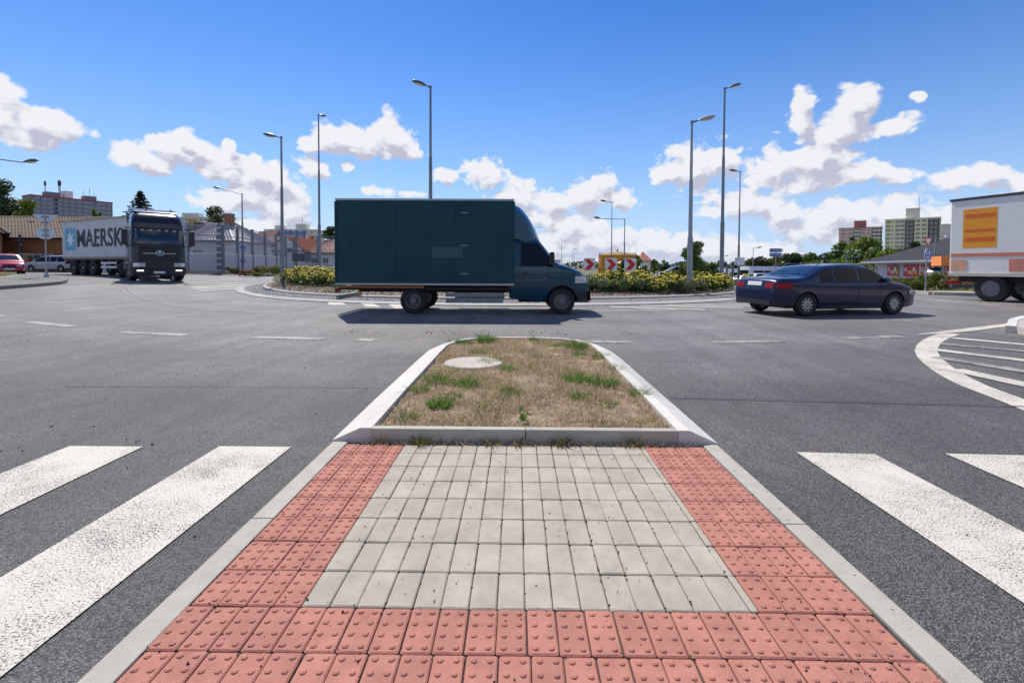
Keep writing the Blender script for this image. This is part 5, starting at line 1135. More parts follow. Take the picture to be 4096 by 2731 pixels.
# white hall seen past the windscreen, antennas, low store ----------
p = at(2080, 1040, 210); t = empty('warehouse', (p.x, p.y, 0), 0, 'long low white hall seen through the gap above the truck bonnet', 'building')
MB().box((6, 10, 2.2), (24, 18, 4.4)).build('wall', M_WALLW, t); MB().box((6, 10, 4.5), (24.5, 18.5, .3)).build('roof', M_TGR, t); window(t, 2, 2.4, 3, 1.6, y=1.0, div=3); window(t, 10, 2.4, 3, 1.6, y=1.0, div=3)
A, B = at(3500, 1060, 62), at(3960, 1060, 40); t, W = frame_root('store', A, B, 'low white supermarket with a dark hipped roof and red posters', 'store'); ze = 2.15; zr_ = 5.6
MB().box((W/2, 9, ze/2), (W, 18, ze)).build('wall', mat('store_wall', (.66, .63, .66), .8, var=.04), t)
M_SR = mat('slate_roof', (.032, .030, .035), 1.0, var=.18, scale=1.5)
mb = MB(); roof_plane(mb, (-1.2, -1.2, ze-.05), (W+1.2, -1.2, ze-.05), (W-7, 9, zr_+.6), (7.5, 9, zr_+.6), .9, .6, .02); roof_plane(mb, (-1.2, 19, ze), (-1.2, -1.2, ze), (7.5, 9, zr_+.6), (7.5, 9, zr_+.6), .9, .6, .02)
o = mb.build('roof_tiles', M_SR, t, fix=False); o['kind'] = 'stuff'
MB().box((W/2, -1.2, ze-.12), (W+2.4, .12, .22)).build('gutter', mat('grey_gutter', (.32, .34, .36), .5, .4), t)
mb = MB()
for i in range(60): mb.box((-.8+(W+1.6)*i/59, .05, ze+.34), (.1, .08, .12))
o = mb.build('snow_guards', M_DARK, t, fix=False); o['kind'] = 'stuff'
for q in (.03, .30, .66, .9): MB().path([(q*W, -1.15, ze-.15), (q*W+.1, -.4, ze-.6), (q*W+.1, -.12, ze-.7), (q*W+.1, -.12, 0)], .06, 8).build('downpipe', M_GALV, t)
M_POST = mat('poster_red', (.60, .02, .02), .5, var=.05)
for q0, q1 in ((.165, .29), (.345, .49), (.515, .60), (.70, .78)):
    w = (q1-q0)*W; pn_ = MB().box(((q0+q1)/2*W, -.05, 1.05), (w, .05, 1.3)).build('poster', M_POST, t)
    text('AKCE', 'lettering', .62, M_WHITE, pn_, (q0*W+w*.18, -.09, 1.15), (R(90), 0, 0), .02, sx=.45)
    for k_, c_ in ((.45, M_WHITE), (.62, mat('poster_yellow', (.85, .5, .03), .5)), (.75, M_WHITE), (.88, mat('poster_yellow', (.85, .5, .03), .5))):
        MB().lathe([(0, -.012), (.20+.06*(k_ > .6), -.01), (.20+.06*(k_ > .6), 0)], 14, 'y', ((q0*W+w*k_), -.08, .85+.35*((k_*10) % 2 > 1))).build('poster_spot', c_, pn_)
p = at(3775, 1040, 41); t = empty('canopy', (p.x, p.y, 0), -.5, 'orange canopy at the end of the store beside the white trailer', 'canopy')
MB().box((2, 0, p.z-.1), (5, 3, .8)).build('fascia', mat('orange_fascia', (.80, .26, .05), .6), t); MB().tube((0, 0, 0), (0, 0, p.z-.4), .1).build('post', M_GALV, t); MB().tube((4, 0, 0), (4, 0, p.z-.4), .1).build('post', M_GALV, t)
# ------------------------------------------------------------------ vehicles
def smooth_pts(P, n=8):
    P = [P[0]]+list(P)+[P[-1]]; out_ = []
    for i in range(1, len(P)-2):
        p0, p1, p2, p3 = P[i-1:i+3]
        for k_ in range(n):
            t = k_/n; f = lambda a, b, c, d: .5*((2*b)+(-a+c)*t+(2*a-5*b+4*c-d)*t*t+(-a+3*b-3*c+d)*t**3)
            out_.append((f(p0[0], p1[0], p2[0], p3[0]), f(p0[1], p1[1], p2[1], p3[1])))
    out_.append(P[-1]); xs_ = [out_[0]]
    for p in out_[1:]:
        if p[0] > xs_[-1][0]+1e-4: xs_.append(p)
    return np.array(xs_)
class Shell:
    def __init__(s, L, W, top, bot, wheels, rw, zb, tum=.2, rr_=.09, endr=.5, endk=.16, crown=.03):
        s.L, s.W, s.zb, s.tum, s.rr, s.endr, s.endk, s.crown = L, W, zb, tum, rr_, endr, endk, crown
        s.T = smooth_pts(top); s.B = np.array(bot, float); s.wh = wheels; s.rw = rw
    def zt(s, x): return float(np.interp(x, s.T[:, 0], s.T[:, 1]))
    def zl(s, x):
        z = float(np.interp(x, s.B[:, 0], s.B[:, 1]))
        for xc, zc in s.wh:
            if abs(x-xc) < s.rw: z = max(z, zc+math.sqrt(s.rw**2-(x-xc)**2))
        return z
    def w(s, x, z):
        e = 0
        for d in (x, s.L-x):
            if d < s.endr: e += s.endk*(1-d/s.endr)**2.2
        w_ = s.W/2-e*s.W/2*1.0
        if z > s.zb: w_ -= s.tum*(z-s.zb)
        else: w_ -= .05*((s.zb-z)/.6)**2
        d = s.zt(x)-z; r_ = s.rr
        if d < r_: w_ -= r_*(1-math.sqrt(max(0, 1-(1-max(d, 0)/r_)**2)))
        return w_
    def body(s, name, m, par, nz=16):
        xs_ = set(np.linspace(0, s.L, 70)) | {.005, .015, .03, .05, .08, .12, s.L-.005, s.L-.015, s.L-.03, s.L-.05, s.L-.08, s.L-.12}
        for xc, zc in s.wh:
            for a in np.linspace(0, math.pi, 17): xs_.add(xc-s.rw*math.cos(a))
            xs_ |= {xc-s.rw-.002, xc+s.rw+.002}
        xs_ = sorted(x for x in xs_ if 0 <= x <= s.L); mb = MB(); vs = []; u = [1-math.cos(i/(nz-1)*math.pi/2) for i in range(nz)]; u = [math.sin(i/(nz-1)*math.pi/2)*.5+.5*i/(nz-1) for i in range(nz)]
        ny = 7; K = 2*nz+ny
        for x in xs_:
            a, b = s.zl(x), s.zt(x); b = max(b, a+.03); row = []
            for i in range(nz): z = a+(b-a)*u[i]; row.append((x, -s.w(x, z), z))
            wt = s.w(x, b)
            for i in range(1, ny+1): t_ = -1+2*i/(ny+1); row.append((x, wt*t_, b+s.crown*(1-t_*t_)))
            for i in range(nz)[::-1]: z = a+(b-a)*u[i]; row.append((x, s.w(x, z), z))
            vs += row
        K = len(row); fs = [(i*K+j, (i+1)*K+j, (i+1)*K+(j+1) % K, i*K+(j+1) % K) for i in range(len(xs_)-1) for j in range(K)]
        fs += [tuple(range(K)), tuple((len(xs_)-1)*K+j for j in range(K))[::-1]]
        return mb.add(vs, fs).build(name, m, par, smooth=42)
    def side(s, name, m, par, x0, x1, lo, hi, side, off=.006, nx=14, nz=5, sl0=0, sl1=0):
        """panel on the flank; sl0/sl1 shift its top ends in x"""
        vs = []
        for i in range(nx+1):
            for j in range(nz+1):
                t_, q = i/nx, j/nz; x = (x0+sl0*q)*(1-t_)+(x1+sl1*q)*t_; a = lo(x) if callable(lo) else lo; b = hi(x) if callable(hi) else hi; b = max(b, a+.002); z = a+(b-a)*q
                vs.append((x, side*(s.w(x, z)+off), z))
        return MB().add(vs, [(i*(nz+1)+j, (i+1)*(nz+1)+j, (i+1)*(nz+1)+j+1, i*(nz+1)+j+1) for i in range(nx) for j in range(nz)]).build(name, m, par, smooth=60)
    def over(s, name, m, par, x0, x1, k0, k1, off=.008, nx=12, ny=10):
        vs = []
        for i in range(nx+1):
            x = x0+(x1-x0)*i/nx; f = k0+(k1-k0)*i/nx; z = s.zt(x); wt = s.w(x, z); dz = (s.zt(x+.02)-s.zt(x-.02))/.04; n_ = 1/math.hypot(1, dz)
            for j in range(ny+1): t_ = (-1+2*j/ny)*f; vs.append((x-dz*n_*off, wt*t_, z+s.crown*(1-t_*t_)+n_*off))
        return MB().add(vs, [(i*(ny+1)+j, (i+1)*(ny+1)+j, (i+1)*(ny+1)+j+1, i*(ny+1)+j+1) for i in range(nx) for j in range(ny)]).build(name, m, par, smooth=60)
    def end(s, name, m, par, front, z0, z1, y0, y1, off=.01, n=6):
        """panel on the nose or tail following its curve"""
        xs_ = np.linspace(s.L*.6, s.L, 600) if front else np.linspace(s.L*.4, 0, 600); vs = []
        for j in range(n+1):
            z = z0+(z1-z0)*j/n; xx = s.L if front else 0
            for x in xs_[::-1]:
                if s.zt(x) >= z: xx = x; break
            for i in range(n+1):
                y = y0+(y1-y0)*i/n; bulge = s.endk*.0; vs.append((xx+(off if front else -off), y, z+0*bulge))
        return MB().add(vs, [(i*(n+1)+j, (i+1)*(n+1)+j, (i+1)*(n+1)+j+1, i*(n+1)+j+1) for i in range(n) for j in range(n)]).build(name, m, par, smooth=60)
def wheel(par, x, y, z, r_=.32, wd_=.2, spokes=5, steel=False, rz=0, name='wheel'):
    s = -1 if y < 0 else 1
    w = MB().lathe([(r_*.60, -wd_/2), (r_*.92, -wd_/2), (r_, -wd_/2+.035), (r_, wd_/2-.035), (r_*.92, wd_/2), (r_*.60, wd_/2)], 28, 'y', cap=False).build(name, M_RUB, par, smooth=50); w.location = (x, y, z); w.rotation_euler = (0, 0, rz)
    mb = MB().lathe([(r_*.64, -wd_*.42), (r_*.64, wd_*.47), (r_*.58, wd_*.47), (r_*.56, wd_*.1), (r_*.18, wd_*.12), (r_*.14, wd_*.34), (0, wd_*.36)] if not steel else [(r_*.62, -wd_*.42), (r_*.62, wd_*.45), (r_*.54, wd_*.42), (r_*.50, wd_*.0), (r_*.28, wd_*.05), (r_*.24, wd_*.42), (0, wd_*.44)], 28, 'y')
    if not steel:
        for i in range(spokes):
            a = 6.283*i/spokes; c, q = math.cos(a), math.sin(a)
            P = [(c*r_*.1-q*r_*.09, q*r_*.1+c*r_*.09), (c*r_*.6-q*r_*.06, q*r_*.6+c*r_*.06), (c*r_*.6+q*r_*.06, q*r_*.6-c*r_*.06), (c*r_*.1+q*r_*.09, q*r_*.1-c*r_*.09)]
            mb.prism(P, wd_*.22, wd_*.40, 'y')
    o = mb.build('rim', M_ALU if not steel else mat('steel_rim', (.16, .16, .17), .5, .4), w, smooth=40); o.scale = (1, s, 1); return w
def paint(name, c, rough=.28, metal=.25): return mat(name, c, rough, metal, var=.05, scale=2, coat=.55, spec=.35)
M_CGLASS = mat('side_glass', (.008, .011, .013), .08, var=.1, spec=.2)
M_TAIL = mat('tail_lamp', (.28, .004, .006), .3, var=.05, spec=.3); M_HEAD = mat('head_lamp', (.55, .57, .6), .12, .3, var=.1, coat=1); M_CHROME = mat('chrome', (.6, .6, .62), .15, 1., var=.05)
M_PLATE = mat('number_plate', (.72, .72, .70), .5, var=.03)
def car(name, lab, col, style='sedan', loc=(0, 0, 0), rz=0, detail=True, group=None, cat='car', plate=False):
    if style == 'sedan':
        L_, W_, top = 4.66, 1.83, [(0, .42), (.012, .62), (.04, .86), (.11, 1.0), (.35, 1.045), (.80, 1.075), (1.02, 1.13), (1.52, 1.36), (1.95, 1.425), (2.4, 1.44), (2.85, 1.40), (3.05, 1.35), (3.62, .985), (3.80, .94), (4.25, .86), (4.52, .73), (4.62, .60), (4.65, .45), (4.66, .30)]
        wh, zb, rw_ = [(.90, .32), (3.74, .32)], .93, .365
    elif style == 'hatch':
        L_, W_, top = 4.1, 1.72, [(0, .42), (.015, .66), (.06, .92), (.20, 1.08), (.42, 1.32), (.62, 1.40), (1.1, 1.44), (1.8, 1.44), (2.3, 1.39), (2.45, 1.34), (3.05, .96), (3.25, .90), (3.8, .80), (4.0, .68), (4.08, .5), (4.1, .3)]
        wh, zb, rw_ = [(.72, .30), (3.25, .30)], .88, .34
    else:
        L_, W_, top = 4.75, 1.82, [(0, .42), (.015, .7), (.05, .95), (.14, 1.1), (.40, 1.40), (.60, 1.46), (1.2, 1.49), (2.2, 1.48), (2.7, 1.44), (2.9, 1.38), (3.6, .99), (3.8, .94), (4.35, .84), (4.62, .68), (4.72, .5), (4.75, .3)]
        wh, zb, rw_ = [(.90, .32), (3.75, .32)], .93, .36
    S = Shell(L_, W_, top, [(0, .30), (.5, .24), (1.2, .19), (L_-1.2, .19), (L_-.4, .22), (L_, .26)], wh, rw_, zb, tum=.34, rr_=.10, endr=.75, endk=.2)
    t = empty(name, loc, rz, lab, cat, group); m = paint(name+'_'+lab[:10]+'_paint', col)
    S.body('body', m, t)
    # greenhouse
    zr_ = max(p[1] for p in top); xw = [p for p in top if p[1] > zb+.1 and p[0] > L_/2][-1][0]
    i0 = {'sedan': (1.02, 1.50, 3.05, 3.60), 'hatch': (.22, .44, 2.45, 3.02), 'wagon': (.16, .42, 2.9, 3.56)}[style]
    S.over('windscreen', M_GLASS, t, i0[2]+.02, i0[3]-.03, .84, .93); S.over('rear_window', M_GLASS, t, i0[0]+.03, i0[1]-.02, .86, .84)
    hi = lambda x: min(zr_-.10, S.zt(x)-.075); lo = zb+.03; r0_ = i0[1]+.02; f0 = i0[3]-.25; pill = (r0_+f0)/2+.05
    for s in (-1, 1):
        a0 = i0[0]+.35 if style != 'sedan' else i0[0]+.28
        S.side('side_window', M_CGLASS, t, a0, a0+.42 if style == 'sedan' else a0+.75, lo, hi, s); x2 = a0+(.42 if style == 'sedan' else .75)+.06
        S.side('side_window', M_CGLASS, t, x2, pill, lo, hi, s); S.side('side_window', M_CGLASS, t, pill+.08, f0+.05, lo, hi, s)
        if detail:
            S.side('window_trim', M_BLACK, t, a0-.05, f0+.12, lo-.025, lo-.004, s, .008); S.side('sill', M_DARK, t, wh[0][0]+rw_+.03, wh[1][0]-rw_-.03, .20, .30, s, .008)
            for xd in (pill+.02, f0-.12, x2-.04): S.side('door_seam', M_BLACK, t, xd, xd+.012, .32, lo-.03, s, .003, 2, 6)
            for xd in (pill-.22, f0-.85 if f0-.85 > pill+.2 else pill+.75): S.side('door_handle', m, t, xd, xd+.17, .80, .83, s, .03, 3, 2)
            MB().box((0, 0, 0), (.13, .18, .12), taper=.8).build('mirror', m, t, bevel=.02).location = (f0-.02, s*(W_/2+.04), zb+.08)
            S.side('lower_trim', M_DARK, t, .05, wh[0][0]-rw_-.03, .27, .38, s, .006)
        S.side('headlight', M_HEAD, t, L_-.42, L_-.10, .60, lambda x: min(.73, S.zt(x)-.04), s, .006); S.side('tail_lamp', M_TAIL, t, .05, .42, .77, .93, s, .008)
        S.end('tail_lamp', M_TAIL, t, False, .78, .93, s*.40, s*.68, .012); S.end('headlight', M_HEAD, t, True, .57, .68, s*.36, s*.62, .015)
    S.end('grille', M_BLACK, t, True, .44, .60, -.30, .30, .018); S.end('number_plate', M_PLATE, t, False, .84 if style == 'sedan' else .62, .95 if style == 'sedan' else .73, -.26, .26, .016); S.end('number_plate', M_PLATE, t, True, .33, .43, -.26, .26, .022)
    S.end('rear_bumper', M_DARK, t, False, .30, .43, -.62, .62, .02)
    ww = W_/2-.12
    for (xc, zc) in wh:
        for s in (-1, 1): wheel(t, xc, s*ww, zc, zc, .2, 10 if style == 'sedan' else 6)
    MB().box((L_/2, 0, .42), (L_-.9, W_-.5, .42)).build('underbody', M_RUB, t)
    return t, S
def at_ground(px, Y): x = at(px, 1100, Y).x; return (x, Y, Hh(x, Y)-.012)
# dark blue saloon circulating on the right
hd_ = R(13); rwx, rwy = 7.41, 12.30; cx_, cy_ = math.cos(hd_), math.sin(hd_); ox, oy = .90, -(1.83/2-.12)
nav, S = car('saloon_car', 'dark navy saloon car circulating in front of the right-hand rose bed', (.006, .009, .046), 'sedan', (rwx-(ox*cx_-oy*cy_), rwy-(ox*cy_+oy*cx_), -.012), hd_)
nav.scale = (.975, 1, .925)
for s in (-1, 1): MB().path([(1.45, s*.56, 1.40), (1.6, s*.56, 1.475), (2.9, s*.55, 1.455), (3.05, s*.55, 1.39)], .012, 6).build('roof_rail', M_CHROME, nav, smooth=60)
# red hatchback and silver estate at the far left
p = at(112, 1090, 33.5); h_ = R(-38)
red, S = car('hatchback_car', 'red hatchback entering the picture at the left edge', (.42, .012, .03), 'hatch', (p.x-4.1*math.cos(h_)+.9*math.sin(h_), p.y-4.1*math.sin(h_)-.9*math.cos(h_), Hh(p.x, p.y)-.03), h_, detail=True)
p = at(320, 1090, 42); car('estate_car', 'silver estate car between the red hatchback and the white container', (.42, .44, .48), 'wagon', (p.x, p.y, Hh(p.x, p.y)-.02), R(176))
p = at(2815, 1100, 46.5); car('estate_car', 'dark purple estate car passing behind the rose bed', (.035, .02, .03), 'wagon', (p.x, p.y, Hh(p.x, p.y)-.02), R(176), False)
# parked cars in the car parks
pw, S = car('parked_car', 'white parked car left of two beside the coaches', (.62, .64, .66), 'hatch', at_ground(2940, 57), R(20), False, 'cars in the parking lot')
pd, S = car('parked_car', 'dark parked car nearest the store posters', (.03, .035, .06), 'hatch', at_ground(3500, 60), R(8), False, 'cars in the parking lot')
pg, S = car('parked_car', 'dark green parked car at the left end of the row before the wood', (.02, .09, .08), 'wagon', at_ground(3345, 58), R(15), False, 'cars in the parking lot')
ps, S = car('parked_car', 'silver parked car right of two beside the coaches', (.45, .48, .52), 'wagon', at_ground(2995, 55), R(14), False, 'cars in the parking lot')
for src, px, Y, rz, lab in ((pw, 3398, 62, 25, 'white parked car right of the dark green one'), (pw, 3436, 63, 22, 'white parked car, middle of the row before the wood'), (ps, 3465, 64, 22, 'silver parked car left of the dark one near the posters'), (pd, 3040, 60, 10, 'dark parked car behind the bonnet of the navy saloon'), (pg, 2350, 60, 10, 'greenish parked car seen between the truck nose and first chevron sign'), (pd, 2405, 66, -30, 'dark parked car under the yellow board')):
    c = copy_tree(src, at_ground(px, Y), R(rz)); c['label'] = lab
for px, Y, lab in ((3640, 54, 'red parked car before the store, left of the yield sign'), (3730, 47, 'pale parked van right of the yield sign post')):
    car('parked_car', lab, (.45, .02, .02) if 'red' in lab else (.5, .52, .54), 'hatch' if 'red' in lab else 'wagon', at_ground(px, Y), R(10), False, 'cars in the parking lot')

# generic lofted cab / bus body: rounded rectangle slices
def slices(name, m, par, Z, xb, xf, wf, rc, rb=.05, n=6, smooth=40):
    vs = []; 
    for z in Z:
        b, f, w, r_, q = xb(z), xf(z), wf(z), rc(z) if callable(rc) else rc, rb
        for cx, cy, a0, rr_ in ((f-r_, -w+r_, -90, r_), (f-r_, w-r_, 0, r_), (b+q, w-q, 90, q), (b+q, -w+q, 180, q)):
            for i in range(n+1): a = R(a0+90*i/n); vs.append((cx+rr_*math.cos(a), cy+rr_*math.sin(a), z))
    K = 4*(n+1); fs = [(k_*K+i, k_*K+(i+1) % K, (k_+1)*K+(i+1) % K, (k_+1)*K+i) for k_ in range(len(Z)-1) for i in range(K)] + [tuple(range(K))[::-1], tuple((len(Z)-1)*K+i for i in range(K))]
    return MB().add(vs, fs).build(name, m, par, smooth=smooth)
def interp(P): X_ = [p[0] for p in P]; Y_ = [p[1] for p in P]; return lambda z: float(np.interp(z, X_, Y_))
def fpatch(name, m, par, y0, y1, z0, z1, xf, wf, rc, off=.012, ny=14, nz=6, shape=None):
    vs = []
    for j in range(nz+1):
        z = z0+(z1-z0)*j/nz
        for i in range(ny+1):
            y = y0+(y1-y0)*i/ny; w = wf(z); e = abs(y)-(w-rc); x = xf(z)-(rc-math.sqrt(max(0, rc*rc-max(0, e)**2)))
            vs.append((x+off, y, z+(shape(y) if shape else 0)))
    return MB().add(vs, [(j*(ny+1)+i, j*(ny+1)+i+1, (j+1)*(ny+1)+i+1, (j+1)*(ny+1)+i) for j in range(nz) for i in range(ny)]).build(name, m, par, smooth=60)
# ---- teal box truck
M_TEAL = mat('teal_paint', (.004, .050, .068), .5, 0, var=.24, scale=1.6, spec=.3); M_TEALC = paint('teal_cab_paint', (.006, .05, .085)); 
p = at(1341, 1100, 12.25); bt = empty('box_truck', (p.x, 12.25+1.03, -.012), R(.6), 'teal box truck driving past in the middle of the picture', 'truck')
MB().box((2.32, 0, 1.86), (4.60, 2.10, 2.20)).build('cargo_box', M_TEAL, bt, bevel=.03)
for z in (.775, 2.955): 
    for s in (-1, 1): MB().box((2.32, s*1.058, z), (4.62, .03, .05)).build('box_rail', M_ALU, bt)
for x in (.02, 4.62):
    for s in (-1, 1): MB().box((x, s*1.057, 1.86), (.06, .028, 2.1)).build('corner_post', M_TEAL, bt)
for x in (1.55, 3.1): MB().box((x, -1.0535, 1.86), (.012, .01, 2.1)).build('panel_joint', M_BLACK, bt)
for z in (1.05, 1.78, 2.62): MB().box((3.35, -1.062, z), (.20, .03, .03)).build('door_latch', M_GALVD, bt)
MB().box((2.9, -1.056, 1.60), (.8, .008, .28)).build('side_plate', mat('dull_plate', (.03, .075, .09), .5), bt)
MB().box((2.6, 0, .62), (4.4, .8, .16)).box((2.3, 0, .66), (4.5, 1.9, .08)).build('chassis', M_RUB, bt)
for s in (-1, 1): 
    MB().box((3.6, s*.98, .50), (1.5, .04, .10)).box((3.6, s*.98, .34), (1.5, .04, .10)).build('side_guard', M_GALVD, bt); MB().box((2.0, s*.88, .78), (1.0, .28, .04)).build('mudguard', M_DARK, bt)
    MB().box((.6, s*1.0, .55), (.12, .02, .06)).build('marker_lamp', mat('amber_lens', (.7, .25, .02), .3), bt); MB().box((-.01, s*.85, .60), (.04, .3, .12)).build('tail_lamp', M_TAIL, bt)
    MB().box((1.2, s*1.035, .70), (2.2, .03, .05)).build('reflective_strip', mat('amber_strip', (.35, .10, .02), .5), bt)
MB().box((.02, 0, .42), (.08, 1.9, .12)).build('rear_underrun', M_GALVD, bt)
topc = [(4.5, 1.9), (4.52, 2.02), (4.75, 2.06), (5.05, 2.04), (5.25, 1.95), (5.74, 1.36), (5.95, 1.27), (6.35, 1.12), (6.54, .95), (6.60, .75), (6.63, .5), (6.64, .35)]
SC = Shell(6.64, 1.96, topc, [(4.5, .42), (5.2, .34), (6.64, .30)], [(5.88, .35)], .41, 1.15, tum=.14, rr_=.10, endr=.55, endk=.22)
def cab_body(S, x_start):
    keep = S.T[S.T[:, 0] >= x_start-.3]
    xs_ = sorted({x for x in list(np.linspace(x_start, S.L, 46))+[S.L-.005, S.L-.02, S.L-.05]+[S.wh[0][0]-S.rw*math.cos(a) for a in np.linspace(0, math.pi, 17)] if x_start <= x <= S.L}); nz = 14; vs = []
    for x in xs_:
        a, b = S.zl(x), S.zt(x); row = [(x, -S.w(x, a+(b-a)*i/(nz-1)), a+(b-a)*i/(nz-1)) for i in range(nz)]; wt = S.w(x, b)
        row += [(x, wt*(-1+2*i/6), b+.04*(1-(-1+2*i/6)**2)) for i in range(1, 6)]+[(x, -q[1], q[2]) for q in row[::-1]]; vs += row
    K = len(row); return MB().add(vs, [(i*K+j, (i+1)*K+j, (i+1)*K+(j+1) % K, i*K+(j+1) % K) for i in range(len(xs_)-1) for j in range(K)]+[tuple(range(K)), tuple((len(xs_)-1)*K+j for j in range(K))[::-1]])
cab_body(SC, 4.5).build('cab', M_TEALC, bt, smooth=40)
SC.crown = .04
SC.over('windscreen', M_GLASS, bt, 5.27, 5.72, .88, .93)
for s in (-1, 1):
    SC.side('side_window', M_CGLASS, bt, 4.80, 5.62, 1.25, lambda x: min(1.86, SC.zt(x)-.09), s); SC.side('door_seam', M_BLACK, bt, 4.76, 4.775, .5, 1.85, s, .003, 2, 6); SC.side('door_seam', M_BLACK, bt, 5.50, 5.515, .8, 1.2, s, .003, 2, 6)
    SC.side('door_handle', M_BLACK, bt, 4.84, 5.0, 1.06, 1.10, s, .03, 3, 2); SC.side('headlight', M_HEAD, bt, 6.22, 6.55, .82, lambda x: min(1.0, SC.zt(x)-.05), s, .008); SC.side('bumper', M_DARK, bt, 6.30, 6.62, .36, .58, s, .012)
    MB().box((0, 0, 0), (.14, .22, .34), taper=.85).build('mirror', M_BLACK, bt, bevel=.03).location = (5.60, s*1.13, 1.45); MB().box((5.60, s*1.0, 1.38), (.05, .2, .04)).build('mirror_arm', M_BLACK, bt)
SC.end('grille', M_BLACK, bt, True, .66, .92, -.5, .5, .015); SC.end('bumper', M_DARK, bt, True, .34, .60, -.8, .8, .02); SC.end('number_plate', M_PLATE, bt, True, .42, .53, -.26, .26, .03)
dz = [(4.56, 2.92), (4.78, 2.86), (5.0, 2.62), (5.18, 2.32), (5.32, 2.0), (5.34, 1.93)]
mb = MB(); D_ = smooth_pts(dz, 4); ny = 10; vs = []
for x, z in D_:
    wv = .93-.10*(x-4.56)
    for j in range(ny+1): t_ = -1+2*j/ny; vs.append((x-.16*abs(t_)**3*(x > 4.7), wv*t_, z-.10*abs(t_)**4))
n0 = len(D_); mb.add(vs, [(i*(ny+1)+j, (i+1)*(ny+1)+j, (i+1)*(ny+1)+j+1, i*(ny+1)+j+1) for i in range(n0-1) for j in range(ny)])
for s in (0, ny):
    k_ = len(mb.v); mb.v += [(4.56, vs[s][1]*.99, 2.0)]; mb.f.append(tuple([i*(ny+1)+s for i in range(n0)]+[k_])); mb.m.append(0)
mb.build('roof_deflector', M_TEALC, bt, smooth=50)
for s in (-1, 1):
    wheel(bt, 2.0, s*.84, .345, .345, .28, steel=True); wheel(bt, 5.88, s*.84, .345, .345, .22, steel=True)
MB().box((5.6, 0, .55), (1.7, 1.4, .5)).build('underbody', M_RUB, bt)

# ---- articulated lorry: tractor, trailer, container
M_NAVY = paint('lorry_paint', (.011, .012, .026), .25); M_LPL = mat('lorry_plastic', (.022, .023, .03), .55, var=.1)
hx, hy = .707, -.707; fcx, fcy = -19.2, 25.2; zt_ = Hh(-20, 26)-.03
tr = empty('lorry_tractor', (fcx, fcy, zt_), R(-45), 'dark navy lorry tractor with a star emblem pulling a container', 'lorry')
xf = interp([(.3, -.02), (.5, .02), (1.2, .0), (1.9, -.05), (2.3, -.10), (2.95, -.28), (3.2, -.38), (3.55, -.62), (3.72, -.95), (3.8, -1.5)]); wf = interp([(.3, 1.17), (.55, 1.22), (2.0, 1.22), (3.0, 1.16), (3.4, 1.10), (3.72, .98), (3.8, .8)]); xb_ = lambda z: -2.25
slices('cab', M_NAVY, tr, [.95, 1.2, 1.5, 1.9, 2.3, 2.6, 2.95, 3.1, 3.25, 3.4, 3.55, 3.65, 3.72, 3.78, 3.8], xb_, xf, wf, .26)
slices('bumper', M_LPL, tr, [.32, .4, .6, .8, 1.02], lambda z: -1.15, lambda z: xf(z)+.03, lambda z: wf(z)+.01, .28)
fpatch('windscreen', M_GLASS, tr, -1.08, 1.08, 2.02, 2.80, xf, wf, .26, .012, 18, 6)
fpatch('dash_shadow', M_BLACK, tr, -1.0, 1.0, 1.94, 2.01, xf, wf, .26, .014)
fpatch('sun_visor', M_NAVY, tr, -1.05, 1.05, 2.86, 3.12, lambda z: xf(2.9)+.16, wf, .26, .0)
fpatch('curtain', mat('cream_curtain', (.45, .38, .28), .9), tr, -1.0, 1.0, 2.72, 2.80, xf, wf, .26, .018, 24, 2, shape=lambda y: -.035*abs(math.sin(y*9)))
for i in range(7):
    z = 1.18+i*.105 if i > 2 else 1.16+i*.10
    fpatch('grille_slat', M_LPL, tr, -.86+.03*i, .86-.03*i, z, z+.055, xf, wf, .26, .04+.008*(i % 2), 14, 2)
fpatch('grille', M_BLACK, tr, -.90, .90, 1.08, 1.92, xf, wf, .26, .012)
fpatch('grille_chrome', M_CHROME, tr, -.72, .72, 1.50, 1.515, xf, wf, .26, .06)
mb = MB().lathe([(.15, .0), (.165, .012), (.18, 0), (.165, -.012), (.15, 0)], 28, 'x', (.07, 0, 1.52))
for a in (90, 210, 330):
    c, s_ = math.cos(R(a)), math.sin(R(a)); mb.add([(.085, c*.155, 1.52+s_*.155), (.075, -s_*.03, 1.52+c*.03), (.10, 0, 1.52), (.075, s_*.03, 1.52-c*.03)], [(0, 1, 2), (0, 2, 3)])
mb.build('star_emblem', M_CHROME, tr)
